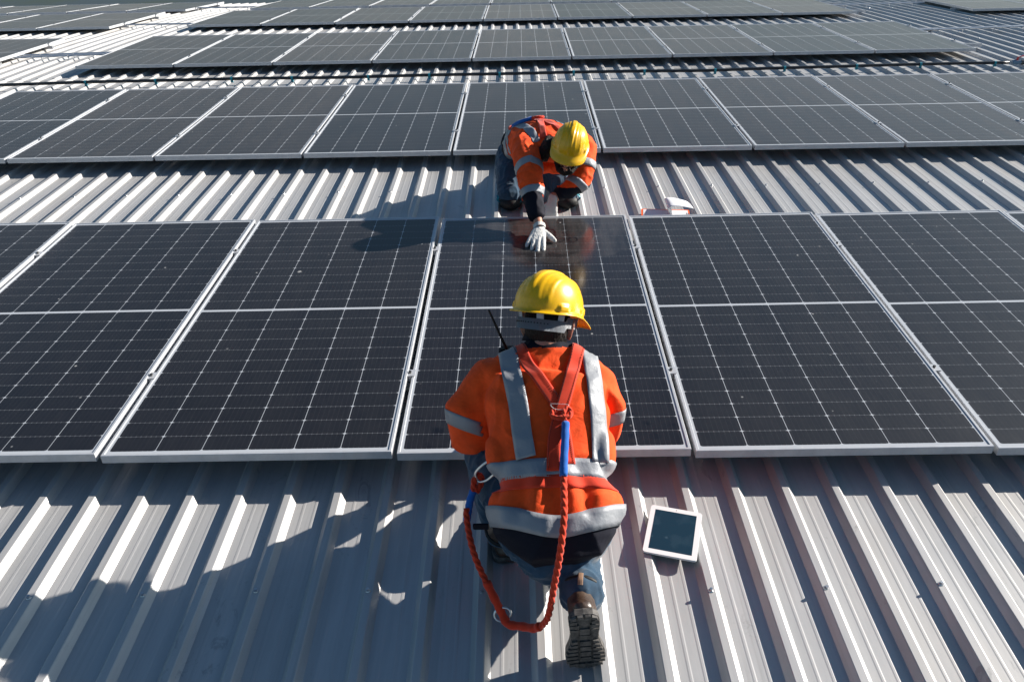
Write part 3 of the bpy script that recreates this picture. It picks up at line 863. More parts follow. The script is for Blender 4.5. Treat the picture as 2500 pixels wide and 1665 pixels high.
def helmet(parent, c, R, name='helmet', size=1.0):
    """c = centre of rim plane; R local axes (x right, y front, z up)"""
    c = V(c); R = R * size
    A, B, H = 0.114, 0.140, 0.132
    bm = bmesh.new()
    NU, NV = 120, 40
    def sstep(a, b, x):
        t_ = min(1, max(0, (x - a) / (b - a))); return t_ * t_ * (3 - 2 * t_)
    rows = []
    for i in range(NV + 1):
        ph = math.pi / 2 * i / NV           # 0 rim -> top
        row = []
        for k in range(NU):
            th = 2 * math.pi * k / NU
            cx, sy = math.cos(th), math.sin(th)
            e = math.cos(ph) ** 0.80; zz = math.sin(ph) ** 0.98
            x = A * cx * e; y = B * sy * e; z = H * zz
            nrm = V((x / A ** 2, y / B ** 2, z / H ** 2)).normalized()
            fade = sstep(0.30, 0.62, z / H) if sy < 0 else sstep(0.22, 0.5, z / H)
            ax = abs(x)
            ridge = (1 - sstep(0.0105, 0.0165, ax)) * 0.0065 * fade
            w2 = 0.030 + 0.012 * (1 - z / H)
            ridge += (1 - sstep(w2, w2 + 0.006, ax)) * sstep(0.10, 0.3, z / H) * 0.0026 * (1 if y < 0 or z > H * .4 else .6)
            ridge += (1 - sstep(0.003, 0.006, abs(ax - (0.060 + 0.012 * (1 - z / H))))) * 0.0022 * sstep(0.12, 0.3, z / H) * sstep(0.0, 0.02, abs(y) + .01) * (1 - sstep(.8, .9, z / H))
            p = V((x, y, z)) + nrm * ridge
            # slot lugs at the four lower corners
            aa = abs(abs(math.degrees(math.atan2(y, x))) - 62)
            if y > 0: aa = abs(abs(math.degrees(math.atan2(y, x))) - 40)
            if abs(x) > 0.02:
                lug = (1 - sstep(8, 11, abs(abs(math.degrees(math.atan2(abs(y), abs(x)))) - (30 if y < 0 else 25)))) * (1 - sstep(0.018, 0.024, z))
                p += V((x, y, 0)).normalized() * 0.007 * lug
            row.append(p)
        rows.append(row)
    # rim flange and peak
    flange = []
    for (dr, dz, pk) in ((0.002, -0.004, 0.1), (0.009, -0.0075, 0.45), (0.013, -0.009, 1.0), (0.013, -0.0125, 1.0), (0.010, -0.0125, 0.97)):
        row = []
        for k in range(NU):
            th = 2 * math.pi * k / NU
            cx, sy = math.cos(th), math.sin(th)
            d = V((cx / A, sy / B, 0)).normalized()
            front = sstep(0.25, 0.72, sy)
            back = sstep(0.3, 0.9, -sy)
            ext = dr + pk * 0.030 * front
            p = V((A * cx, B * sy, 0)) + V((cx * ext * (1 - .3 * front), sy * ext, dz - 0.034 * pk * front - 0.004 * back))
            p.z -= 0.010 * abs(cx) ** 2 * sstep(-.2, .5, sy)
            row.append(p)
        flange.append(row)
    allrows = list(reversed(flange)) + rows
    vs = [[bm.verts.new(c + R @ p) for p in r] for r in allrows[:-1]]
    top = bm.verts.new(c + R @ (allrows[-1][0] * 1.0))
    for a, b in zip(vs, vs[1:]):
        for k in range(NU): bm.faces.new((a[k], a[(k + 1) % NU], b[(k + 1) % NU], b[k]))
    for k in range(NU): bm.faces.new((vs[-1][k], vs[-1][(k + 1) % NU], top))
    bmesh.ops.recalc_face_normals(bm, faces=bm.faces[:])
    bmesh.ops.solidify(bm, geom=bm.faces[:], thickness=0.0022)
    h = mesh_obj(name, bm, M_YELLOW, parent, smooth=True)
    # inner foam shadow gap and headband
    bm = bmesh.new()
    n = 72
    rr = []
    for z, s in ((-0.004, 0.96), (-0.018, 1.0), (-0.056, 0.985)):
        rr.append([bm.verts.new(c + R @ V((0.100 * s * math.cos(2 * math.pi * k / n), (0.120 * s) * math.sin(2 * math.pi * k / n), z - (0.016 if math.sin(2 * math.pi * k / n) < -.2 else 0)))) for k in range(n)])
    rr = rr[1:]
    for a, b in zip(rr, rr[1:]):
        for k in range(n): bm.faces.new((a[k], a[(k + 1) % n], b[(k + 1) % n], b[k]))
    bmesh.ops.solidify(bm, geom=bm.faces[:], thickness=0.0025)
    hb = mesh_obj('headband', bm, M_GREYPL, h, smooth=True)
    # hanging straps of the suspension between shell and band
    bm = bmesh.new()
    for a in (205, 245, 295, 335, 30, 150):
        ca, sa = math.cos(rad(a)), math.sin(rad(a))
        pts = [c + R @ V((0.104 * ca, 0.128 * sa, 0.004)), c + R @ V((0.0955 * ca, 0.1145 * sa, -0.042))]
        sweep(bm, pts, [(0.012, 0.0015)] * 2, ref=R @ V((ca, sa, 0)), n=8, cap=1)
        mesh_obj('suspension_tab', bm, M_GREYPL, h); bm = bmesh.new()
    bm.free()
    bm = bmesh.new()
    for k in range(15):
        a = rad(222 + 6.3 * k)
        ca, sa = math.cos(a), math.sin(a)
        p0 = c + R @ V((0.100 * ca, 0.1200 * sa, -0.048)); d = R @ V((ca, sa, 0)).normalized()
        sweep(bm, [p0, p0 + d * 0.0022], [0.0021, 0.0021], n=8, cap=1)
    tag(mesh_obj('ratchet_hole', bm, M_BLACK, h), kind='stuff')
    return h

def head_shape(bm, c, R, ears=True):
    """adult head, c centre between the ears"""
    c = V(c)
    vs = bmesh.ops.create_uvsphere(bm, u_segments=40, v_segments=28, radius=1.0)['verts']
    for v in vs:
        x, y, z = v.co
        p = V((x * 0.076, y * 0.097, z * 0.112))
        if z < 0:                       # narrow to the jaw
            k = -z
            p.x *= 1 - 0.34 * k * k
            if y < 0: p.y *= 1 - 0.45 * k
            else: p.y *= 1 - 0.10 * k
            p.y += 0.012 * k
        if y > 0.3:                     # flatter face, brow, eye sockets
            ff = (y - 0.3) / 0.7
            p.y -= 0.008 * ff * (1 - abs(z))
            zz = p.z
            if -0.02 < zz < 0.012: p.y -= 0.008 * ff * (1 - abs((zz + 0.004) / 0.016)) * (1.0 if abs(p.x) > 0.012 else 0)
            if 0.012 <= zz < 0.035: p.y += 0.003 * ff
        v.co = c + R @ p
    # nose
    sweep(bm, [c + R @ V((0, 0.084, 0.008)), c + R @ V((0, 0.098, -0.014)), c + R @ V((0, 0.110, -0.034))], [(0.008, 0.009), (0.010, 0.011), (0.015, 0.012)], ref=R @ V((0, 1, 0)), n=12)
    for s in (-1, 1): ellipsoid(bm, c + R @ V((s * 0.012, 0.098, -0.038)), (0.0075, 0.010, 0.007), R, 12, 8)
    # cheekbones, lips, chin
    for s in (-1, 1): ellipsoid(bm, c + R @ V((s * 0.044, 0.060, -0.025)), (0.022, 0.024, 0.022), R, 14, 10)
    ellipsoid(bm, c + R @ V((0, 0.086, -0.062)), (0.024, 0.012, 0.006), R, 14, 8)
    ellipsoid(bm, c + R @ V((0, 0.084, -0.070)), (0.020, 0.012, 0.006), R, 14, 8)
    ellipsoid(bm, c + R @ V((0, 0.076, -0.097)), (0.026, 0.020, 0.017), R, 14, 10)
    if ears:
        for s in (-1, 1):
            pts = [c + R @ V((s * x_, y_, z_)) for x_, y_, z_ in ((0.076, -0.004, -0.038), (0.083, -0.018, -0.018), (0.090, -0.026, 0.008), (0.086, -0.014, 0.024), (0.078, 0.002, 0.016))]
            sweep(bm, smooth_path(pts, 3), [0.0065] * 13, n=8)
            ellipsoid(bm, c + R @ V((s * 0.080, -0.010, -0.004)), (0.007, 0.016, 0.026), R, 12, 8)

def hand_shape(bm, wrist, fwd, up, side, curl=(0.25, 0.2, 0.2, 0.25), spread=1.0, thumb=55, fat=1.0, scale=1.0, thumbcurl=0.3):
    """wrist position, fwd = towards fingers, up = back of hand, side=+1 thumb towards right of (fwd,up)"""
    w = V(wrist); f = V(fwd).normalized(); u = V(up); u = (u - f * u.dot(f)).normalized(); r = f.cross(u).normalized() * side
    k = scale
    # palm: flattened sweep
    P = [w - f * 0.03 * k, w, w + f * 0.03 * k, w + f * 0.065 * k, w + f * 0.092 * k]
    sweep(bm, P, [(0.028 * k, 0.021 * k), (0.029 * k, 0.020 * k), (0.038 * k, 0.018 * k), (0.043 * k, 0.0155 * k), (0.041 * k, 0.012 * k)], ref=u, n=20, sup=0.85)
    ellipsoid(bm, w + f * 0.03 * k + r * 0.024 * k - u * 0.006 * k, (0.020 * k, 0.024 * k, 0.016 * k), frame_mat(u, f), 16, 10)
    # fingers: index, middle, ring, little
    data = [(0.031, 0.092, 0.074, 7, 0.0092), (0.0105, 0.097, 0.082, 2, 0.0095), (-0.0105, 0.093, 0.075, -4, 0.0090), (-0.031, 0.084, 0.060, -12, 0.0080)]
    for (ox, oy, L, ang, rr), cu in zip(data, curl):
        a = rad(ang * spread)
        d = (f * math.cos(a) + r * math.sin(a)).normalized()
        p = w + f * oy * k * 0.86 + r * ox * k
        pts = [p]; ang2 = 0
        for seg, m in ((0.16, 0), (0.42, 0.8), (0.26, 1.2), (0.20, 1.0)):
            ang2 += cu * m
            p = p + (d * math.cos(ang2) - u * math.sin(ang2)) * (L * k * seg * 1.08)
            pts.append(p)
        rs = [rr * k * fat * x_ for x_ in (1.08, 1.10, 1.04, 1.0, 0.84)]
        sweep(bm, pts, rs, ref=u, n=12)
    a = rad(thumb)
    d = (f * math.cos(a) + r * math.sin(a) - u * 0.10).normalized()
    p = w + f * 0.020 * k + r * 0.024 * k - u * 0.004 * k
    d2 = (d * math.cos(thumbcurl) + f * math.sin(thumbcurl)).normalized()
    pts = [p, p + d * 0.030 * k, p + d * 0.034 * k + d2 * 0.026 * k, p + d * 0.034 * k + d2 * 0.050 * k]
    sweep(bm, pts, [0.0145 * k * fat, 0.012 * k * fat, 0.0108 * k * fat, 0.0088 * k * fat], ref=u, n=12)

def boot(parent, heel, toe, soln, shaft_top, name='boot', detail=True):
    """heel, toe: points on the tread plane; soln = outward sole normal"""
    heel, toe, n_ = V(heel), V(toe), V(soln).normalized()
    f = (toe - heel).normalized(); n_ = (n_ - f * n_.dot(f)).normalized()
    L = (toe - heel).length; WF = 1.2
    r = f.cross(n_).normalized()
    def P(a, b, h): return heel + f * (a * L) + r * (b * WF) - n_ * h      # a along 0..1, b sideways, h up from tread
    st_ = V(shaft_top)
    def build(bm):
        sweep(bm, [P(.10, 0, .045), P(.30, 0, .050), P(.50, 0, .052), P(.70, 0, .046), P(.88, 0, .040)], [(0.034, 0.028), (0.038, 0.034), (0.040, 0.036), (0.047, 0.030), (0.042, 0.026)], ref=-n_, n=20)
        sweep(bm, [P(.20, 0, .05), P(.24, 0, .10), P(.25, 0, .10) * .4 + st_ * .6, st_], [(0.042, 0.050), (0.041, 0.047), (0.047, 0.050), (0.055, 0.055)], ref=f, n=20)
    o = blob(name, build, [M_LEATHER], parent, 0.005, 5, wr(26, 0.0016, seed=3, fine=0.0006))
    # padded collar ring, pull tab
    bm = bmesh.new()
    ax = (st_ - P(.24, 0, .10)).normalized()
    s_, nn_ = ortho(ax, f)
    ring = [st_ + s_ * math.cos(2 * math.pi * i / 24) * .056 + nn_ * math.sin(2 * math.pi * i / 24) * .056 for i in range(25)]
    sweep(bm, ring, [0.009] * 25, n=10, cap=1, ref=ax)
    mesh_obj('collar', bm, M_BLACK, o, smooth=True)
    bm = bmesh.new()
    q = P(-.02, 0, .10)
    back = (-f)
    b0 = st_ + back * 0.058
    sweep(bm, smooth_path([b0 + ax * .004, b0 + ax * .016 + back * .008, b0 + back * .012 - ax * .01, b0 + back * 0.004 - ax * .028], 4), [(0.008, 0.0018)] * 13, ref=back, n=8, cap=1)
    mesh_obj('pull_tab', bm, mat('tab_fabric', (0.22, 0.13, 0.08), .8), o)
    # sole
    outline = [(-.01, 0), (.0, .022), (.04, .034), (.12, .038), (.28, .036), (.42, .034), (.55, .040), (.68, .049), (.80, .051), (.90, .044), (.97, .028), (1.0, 0)]
    full = outline + [(a, -b) for a, b in reversed(outline[1:-1])]
    bm = bmesh.new()
    rings = []
    for h, s in ((0.004, .93), (0.006, 1.0), (0.024, 1.0), (0.030, .97)):
        rings.append([bm.verts.new(P(.5 + (a - .5) * (s if s < 1 else 1), b * s, h)) for a, b in full])
    for a, b in zip(rings, rings[1:]):
        for i in range(len(a)): bm.faces.new((a[i], a[(i + 1) % len(a)], b[(i + 1) % len(a)], b[i]))
    bm.faces.new(rings[0]); bm.faces.new(rings[-1])
    # tread lugs
    def lug(poly, h0=-0.003, h1=0.0045):
        a = [bm.verts.new(P(x, y, h0)) for x, y in poly]; b = [bm.verts.new(P(.5 + (x - .5) * 1.01, y * 1.03, h1)) for x, y in poly]
        for i in range(len(a)): bm.faces.new((a[i], a[(i + 1) % len(a)], b[(i + 1) % len(a)], b[i]))
        bm.faces.new(a)
    if detail:
        # heel horseshoe notches
        for s in (-1, 1):
            lug([(.00, s * .003), (.00, s * .016), (.05, s * .016), (.06, s * .003)])
            lug([(.012, s * .019), (.035, s * .031), (.075, s * .033), (.06, s * .019)])
            lug([(.085, s * .018), (.085, s * .036), (.135, s * .037), (.135, s * .018)])
            lug([(.15, s * .014), (.15, s * .037), (.20, s * .036), (.21, s * .014)])
            lug([(.225, s * .016), (.225, s * .036), (.26, s * .035), (.26, s * .016)])
            for a0 in (.44, .51, .58, .65, .72, .79, .86):
                wq = {.44: .033, .51: .036, .58: .041, .65: .046, .72: .048, .79: .047, .86: .041}[a0]
                lug([(a0, s * .019), (a0 + .012, s * wq), (a0 + .055, s * (wq + .001)), (a0 + .045, s * .019)])
        lug([(.23, -.012), (.23, .012), (.33, .013), (.33, -.013)], -0.001); lug([(.345, -.014), (.345, .014), (.41, .013), (.41, -.013)], -0.001)
        for a0 in (.46, .56, .66, .76): lug([(a0, -.013), (a0, .013), (a0 + .075, .015), (a0 + .075, -.015)], -0.001)
        for s in (-1, 1): lug([(.87, s * .002), (.87, s * .018), (.93, s * .026), (.96, s * .004)])
    bmesh.ops.recalc_face_normals(bm, faces=bm.faces[:])
    mesh_obj('sole', bm, M_SOLE, o)
    return o

def rope(name, pts, r, parent, m=M_ROPE, twist=85, n=18, res=None):
    P = smooth_path(pts, 10)
    # resample evenly
    L = [0]
    for a, b in zip(P, P[1:]): L.append(L[-1] + (b - a).length)
    step = 0.0035
    N = int(L[-1] / step)
    out = []; j = 0
    for i in range(N + 1):
        s_ = L[-1] * i / N
        while j < len(L) - 2 and L[j + 1] < s_: j += 1
        out.append(P[j].lerp(P[j + 1], (s_ - L[j]) / max(1e-9, L[j + 1] - L[j])))
    bm = bmesh.new()
    sweep(bm, out, [r] * len(out), n=n, cap=1, prof=lambda th, i: 1 + 0.40 * (abs(math.cos(1.5 * (th - twist * step * i))) - .6), ref=V((0.2, 0.3, 1)))
    return mesh_obj(name, bm, m, parent, smooth=True)

# ------------------------------------------------------------------ near worker (seen from behind)
w1 = empty('person', (0.60, -0.55, -0.14), 'person kneeling with back to us before the front row, orange lanyard looping behind', 'person', 'workers cleaning the solar panels')
def wm(p): return p      # world == local offsets handled by parent inverse
def adopt(o, root):
    o.parent = root
    o.matrix_parent_inverse = Matrix.Translation(-V(root.location))

H1c = V((0.592, 0.0, 0.560)); R1 = frame_mat((0.06, 0.52, 0.85), (0.20, 0.82, -0.52))
parts1 = []
ARM_L = [(0.395, -0.10, 0.405), (0.322, -0.165, 0.325), (0.325, -0.20, 0.250), (0.40, -0.10, 0.18), (0.46, 0.01, 0.11)]
ARM_R = [(0.740, -0.12, 0.405), (0.776, -0.17, 0.335), (0.772, -0.19, 0.270), (0.735, -0.09, 0.18), (0.69, 0.02, 0.11)]
def b_body(bm):
    head_shape(bm, H1c, R1)
    sweep(bm, [H1c + R1 @ V((0, -.02, -.06)), (0.584, -0.01, 0.50), (0.582, -0.07, 0.45)], [0.058, 0.060, 0.07], n=20)
    sweep(bm, [(0.582, -0.05, 0.43), (0.58, -0.16, 0.40), (0.585, -0.30, 0.34), (0.59, -0.45, 0.27), (0.60, -0.54, 0.19), (0.60, -0.56, 0.165)], [(0.12, 0.07), (0.15, 0.09), (0.14, 0.09), (0.12, 0.08), (0.11, 0.08), (0.09, 0.06)], n=20)
    for A in (ARM_L, ARM_R): sweep(bm, A, [0.05, 0.044, 0.040, 0.036, 0.030], n=14)
    hand_shape(bm, ARM_L[-1], (0.15, 0.95, -0.38), (0, 0.35, 0.93), 1, scale=1.0)
    hand_shape(bm, ARM_R[-1], (-0.25, 0.93, -0.38), (0, 0.35, 0.93), -1, scale=1.0)
    sweep(bm, [(0.665, -.52, .13), (0.68, -.40, .0), (0.68, -.34, -.075), (0.677, -.55, -.02), (0.672, -.76, .04)], [.06, .055, .05, .045, .04], n=14)
    sweep(bm, [(0.535, -.52, .14), (0.43, -.34, .15), (0.365, -.20, .155), (0.39, -.27, .06), (0.425, -.36, -.05)], [.06, .062, .05, .045, .04], n=14)
body1 = blob('body', b_body, [M_SKIN], None, 0.0045, 3); adopt(body1, w1)

def b_jacket(bm):
    C_ = [((0.600, -.600, .112), .115, .085), ((0.600, -.604, .126), .160, .142), ((0.600, -.580, .150), .193, .156), ((0.601, -.555, .183), .200, .152), ((0.601, -.510, .230), .200, .140),
          ((0.594, -.488, .268), .158, .116), ((0.592, -.440, .291), .176, .120), ((0.585, -.305, .357), .195, .130), ((0.577, -.175, .400), .200, .125), ((0.575, -.120, .415), .165, .108), ((0.581, -.068, .470), .095, .082)]
    sweep(bm, [c_ for c_, a_, b_ in C_], [(a_, b_) for c_, a_, b_ in C_], ref=V((0, -.5, .87)), n=40, sup=0.82)
    sweep(bm, [(0.44, -.125, .400), (0.58, -.115, .41), (0.72, -.125, .400)], [(0.095, .088), (0.10, .10), (0.095, .088)], ref=V((0, 0, 1)), n=24)
    sweep(bm, ARM_L, [0.078, 0.086, 0.082, 0.062, 0.048], n=24)
    sweep(bm, ARM_R, [0.078, 0.072, 0.070, 0.058, 0.048], n=24)
    sweep(bm, [(0.42, -.115, .43), (0.51, -.09, .475), (0.582, -.072, .492), (0.655, -.09, .475), (0.74, -.115, .43)], [0.06, .058, .062, .058, .06], n=20)
    # puffs of loose cloth above and below the belt
    ellipsoid(bm, (0.782, -.555, .235), (.035, .055, .045)); ellipsoid(bm, (0.425, -.545, .225), (.035, .055, .045))
    ellipsoid(bm, (0.755, -.40, .33), (.045, .10, .07)); ellipsoid(bm, (0.425, -.40, .325), (.045, .09, .06))
def jmat1(p, n):
    # navy seat below the hem tape, navy cuffs
    d = (p - V((0.60, -0.655, 0.245))).dot(V((0, 0.60, 0.80)))
    if p.y < -0.35 and d < 0.0 : return 1
    if p.y > -0.05 and p.z < 0.17: return 1
    if (p - V((0.581, -.075, .47))).dot(V((0, .45, .89))) > .050 and abs(p.x - .58) < .13: return 1
    return 0
def wr1(p, n):
    a = wr(7, 0.0072, (1.0, .75, .75), 2.0, 0.0016)(p, n)
    # gathers just below the belt, radiating down
    w_ = math.exp(-((p.y + 0.60) / 0.07) ** 2)
    a += w_ * 0.010 * math.sin(p.x * 62 + 3 * noise.noise(p * 6)) * max(0, n.z + .2)
    # pulls from the armpits to the waist
    for cx, s in ((0.43, 1), (0.76, -1)):
        q = (p - V((cx, -.22, .4)))
        w2 = math.exp(-(q.length / 0.13) ** 2)
        a += w2 * 0.006 * math.sin((q.x * s + q.y * .6) * 85)
    # tapering belt squeeze
    return a
jacket1 = blob('jacket', b_jacket, [M_ORANGE, M_NAVY], None, 0.0055, 9, wr1, jmat1); adopt(jacket1, w1)
T1 = bvh_of(jacket1)
# collar
bm = bmesh.new()
rows = []
for i in range(25):
    a = rad(-200 + 220 * i / 24)
    ca, sa = math.cos(a), math.sin(a)
    base = V((0.586, -0.010, 0.528)); ax = V((0.0, .50, .86)); sx_ = V((1, 0, 0)); fy = ax.cross(sx_).normalized()
    if fy.y < 0: fy = -fy
    rows.append([base + sx_ * ca * (0.083 - .010 * j) + fy * sa * (0.076 - .008 * j) + ax * (0.022 * j - 0.012) for j in range(4)])
bm.free()
o = grid_obj('collar', rows, M_NAVY, None, 0.005); adopt(o, w1)
# straps, tapes, belt
BK = V((0, .50, -.86))
def add1(o): adopt(o[0] if isinstance(o, tuple) else o, w1); return o
tl = [(0.435, .005, .46), (0.453, -.07, .50), (0.470, -.20, .49), (0.487, -.32, .46), (0.497, -.42, .42), (0.509, -.50, .39)]
tr = [(0.745, .005, .46), (0.730, -.07, .49), (0.736, -.20, .48), (0.741, -.32, .44), (0.743, -.42, .40), (0.741, -.50, .37)]
add1(drape('reflective_tape', T1, tl, 0.062, BK, M_TAPE, None, .009, .0012, tension=2))
add1(drape('reflective_tape', T1, tr, 0.054, BK, M_TAPE, None, .009, .0012, tension=3))
add1(ringband('reflective_tape', T1, (0.592, -.462, .285), (0, .80, .60), 0.058, 0.26, M_TAPE, None, off=.006, n=80, ref=V((0, -.5, .87)), arc=(-25, 205)))
add1(ringband('reflective_tape', T1, (0.601, -.590, .205), (0, .72, .69), 0.066, 0.28, M_TAPE, None, n=80, ref=V((0, -.5, .87)), slant=lambda th: -0.016 + 0.036 * math.cos(th) ** 2, arc=(-30, 210), off=.008))
aL = (V(ARM_L[2]) - V(ARM_L[0])).normalized(); aR = (V(ARM_R[2]) - V(ARM_R[0])).normalized()
add1(ringband('reflective_tape', T1, V((0.3235, -.182, .288)), aL, 0.046, 0.118, M_TAPE, None, n=48))
add1(ringband('reflective_tape', T1, V((0.774, -.18, .30)), aR, 0.045, 0.10, M_TAPE, None, n=48))
belt = ringband('harness_belt', T1, (0.594, -.492, .266), (0, .76, .65), 0.040, 0.25, M_STRAP, None, off=.006, thick=.003, n=80, ref=V((0, -.5, .87)), arc=(-20, 200)); add1(belt)
sL = [(0.478, .01, .47), (0.494, -.07, .51), (0.525, -.17, .51), (0.575, -.27, .49), (0.608, -.34, .47), (0.628, -.43, .43), (0.640, -.53, .39)]
sR = [(0.700, .01, .47), (0.692, -.07, .51), (0.672, -.17, .51), (0.648, -.27, .49), (0.630, -.34, .47), (0.600, -.45, .43), (0.592, -.55, .38)]
for nm, g in (('harness_strap', sL), ('harness_strap', sR)):
    ob, rows = add1(drape(nm, T1, g, 0.042, BK, M_STRAP, None, 0.008 if g is sL else 0.012, .003, tension=6))
    for fr in (0.12, 0.88):
        o = stitch_line('stitching', [[q - BK * .0015 for q in r_] for r_ in rows], fr, M_STITCH, None); o.parent = ob
# white stitched crescent where the straps cross
bm = bmesh.new()
cx_ = V((0.618, -.355, .478))
for k in range(22):
    a = rad(180 + 180 * k / 21)
    q = V((cx_.x + 0.028 * math.cos(a), cx_.y + 0.016 * math.sin(a), 0)); q2 = V((cx_.x + 0.028 * math.cos(a + .08), cx_.y + 0.016 * math.sin(a + .08), 0))
    h = T1.ray_cast(V((q.x, q.y, .8)) , V((0, 0, -1)))[0]; h2 = T1.ray_cast(V((q2.x, q2.y, .8)), V((0, 0, -1)))[0]
    if h and h2: sweep(bm, [h + V((0, -.006, .016)), h2 + V((0, -.006, .016))], [.0012] * 2, n=5, cap=1)
for k in range(16):
    x_ = cx_.x - .028 + .056 * k / 16
    h = T1.ray_cast(V((x_, cx_.y + .002, .8)), V((0, 0, -1)))[0]
    if h: sweep(bm, [h + V((0, -.006, .0165)), h + V((.002, -.006, .0165))], [.0012] * 2, n=5, cap=1)
o = mesh_obj('stitching', bm, M_WSTITCH, None); adopt(o, w1)
# trousers
def b_tr(bm):
    sweep(bm, [(0.675, -.56, .13), (0.68, -.42, .02), (0.68, -.34, -.062), ], [.105, .088, .076], n=24)
    sweep(bm, [(0.68, -.34, -.062), (0.677, -.55, -.005), (0.673, -.68, .040), (0.672, -.735, .055)], [.074, .068, .066, .070], n=24)
    sweep(bm, [(0.525, -.56, .13), (0.43, -.36, .16), (0.368, -.20, .155)], [.105, .092, .078], n=24)
    sweep(bm, [(0.368, -.20, .155), (0.392, -.29, .04), (0.425, -.37, -.05)], [.075, .068, .060], n=24)
    sweep(bm, [(0.60, -.56, .135), (0.60, -.59, .108)], [(.15, .12), (.14, .11)], ref=V((0, -.5, .87)), n=24)
trs = blob('trousers', b_tr, [M_JEANS], None, 0.0065, 5, wr(17, 0.006, (1, 1, 1), 9, .0015)); adopt(trs, w1)
b = boot(None, (0.669, -0.878, 0.118), (0.684, -0.862, -0.140), (0.05, -1, -.02), (0.672, -.735, .060)); adopt(b, w1)
b = boot(None, (0.432, -0.435, -0.142), (0.415, -0.165, -0.142), (0, 0, -1), (0.425, -.385, -.02), detail=False); adopt(b, w1)
h1 = helmet(None, H1c + R1 @ V((0, 0.004, 0.054)), frame_mat(R1 @ V((0.07, 0, 1)), R1 @ V((0.40, .91, -.03))), size=0.965); adopt(h1, w1)
def b_hair(bm):
    c = H1c
    for v in bmesh.ops.create_uvsphere(bm, u_segments=32, v_segments=20, radius=1.0)['verts']:
        x, y, z = v.co
        p = V((x * .078, y * .096 - .003, z * .112 + .004))
        if z < 0: p.x *= 1 - .22 * z * z; p.y *= (1 - .28 * (-z)) if y < 0 else 1
        if y > .35: p.y *= .62
        if z < -.62: p.z = -.062 + (p.z + .062) * .3
        v.co = c + R1 @ p
hair1 = blob('hair', b_hair, [M_HAIR], None, 0.004, 2, lambda p, n: 0.0025 * noise.noise(V((p.x * 300, p.y * 90, p.z * 90))) + 0.001); adopt(hair1, w1)
for i, (A_, sd) in enumerate(((ARM_L, 1), (ARM_R, -1))):
    g = blob('glove', lambda bm: hand_shape(bm, A_[-1], (0.15 * sd, 0.95, -0.38), (0, 0.35, 0.93), sd, fat=1.18, scale=1.05), [M_GLOVE], None, 0.0028, 3); adopt(g, w1)
# belt pouch flap and side tab
bm = bmesh.new()
prismpts = rrect(0.05, 0.035, .006)
rs = [[bm.verts.new(V((0.362, -.545, .150)) + V((x, 0, 0)) * 1.0 + V((0, -.35, .93)) * y + V((0, -.93, -.35)) * h_) for x, y in prismpts] for h_ in (0, .006)]
for i in range(len(prismpts)): bm.faces.new((rs[0][i], rs[0][(i + 1) % len(prismpts)], rs[1][(i + 1) % len(prismpts)], rs[1][i]))
bm.faces.new(rs[0]); bm.faces.new(rs[1])
o = mesh_obj('cuff_tab', bm, M_NAVY, None); adopt(o, w1)

# lanyard
ly = empty('safety_lanyard', (0.60, -0.60, 0.35), 'orange rope lanyard with blue sleeves hanging in a loop behind the kneeling worker', 'lanyard')
def adl(o): adopt(o, ly); return o
ropepts = [(0.624, -.53, .405), (0.621, -.60, .375), (0.619, -.68, .335), (0.611, -.735, .285), (0.600, -.765, .215), (0.589, -.78, .150), (0.571, -.80, .035), (0.553, -.785, -.030), (0.525, -.77, -.062), (0.485, -.745, -.085)]
adl(rope('rope', ropepts, 0.0095, None))
rp2 = [(0.485, -.745, -.085), (0.445, -.73, -.090), (0.425, -.70, -.070), (0.405, -.68, -.030), (0.370, -.64, .02), (0.343, -.60, .066), (0.325, -.55, .10), (0.314, -.50, .135), (0.313, -.475, .16)]
adl(rope('rope', rp2, 0.0095, None))
bm = bmesh.new()
P_ = smooth_path([(0.545, -.783, -.040), (0.525, -.772, -.062), (0.485, -.747, -.083), (0.445, -.732, -.090), (0.425, -.704, -.072), (0.403, -.682, -.030), (0.378, -.65, .010)], 6)
sweep(bm, P_, [0.0135 + 0.0012 * math.sin(i * 1.3) for i in range(len(P_))], n=12, cap=1, ref=V((.2, .3, 1)))
adl(mesh_obj('webbing_sleeve', bm, M_STRAP, None, smooth=True))
def blue(pts, r=.0125):
    bm = bmesh.new(); P_ = smooth_path(pts, 6)
    sweep(bm, P_, [r * (1 + .05 * math.sin(i * 1.7)) for i in range(len(P_))], n=12, cap=1, ref=V((.2, .3, 1)))
    adl(mesh_obj('blue_sleeve', bm, M_BLUE, None, smooth=True))
blue([(0.634, -.425, .465), (0.630, -.48, .445), (0.624, -.54, .415), (0.621, -.585, .388)])
blue([(0.336, -.44, .205), (0.324, -.46, .175), (0.318, -.475, .145), (0.313, -.50, .125)])
adl(rope('rope_eye', [(0.600, -.37, .475), (0.592, -.39, .474), (0.600, -.405, .472), (0.622, -.412, .475), (0.645, -.408, .476), (0.652, -.385, .478), (0.644, -.368, .480), (0.630, -.39, .480), (0.632, -.425, .470)], 0.0072, None, twist=100))
adl(rope('rope_eye', [(0.337, -.445, .205), (0.340, -.425, .235), (0.358, -.41, .245), (0.362, -.425, .225), (0.345, -.45, .205)], 0.0095, None, twist=100))
def wire(name, pts, r, m=M_STEEL, par=None):
    bm = bmesh.new(); P_ = smooth_path(pts, 6); sweep(bm, P_, [r] * len(P_), n=10, cap=1, ref=V((.3, .2, 1)))
    return mesh_obj(name, bm, m, par, smooth=True)
adl(wire('carabiner', [(0.350, -.425, .235), (0.345, -.42, .262), (0.375, -.42, .300), (0.412, -.42, .325), (0.418, -.42, .318), (0.412, -.44, .285), (0.385, -.44, .250), (0.360, -.43, .232), (0.350, -.425, .235)], .0045))
ringc = V((0.428, -.708, -.074))
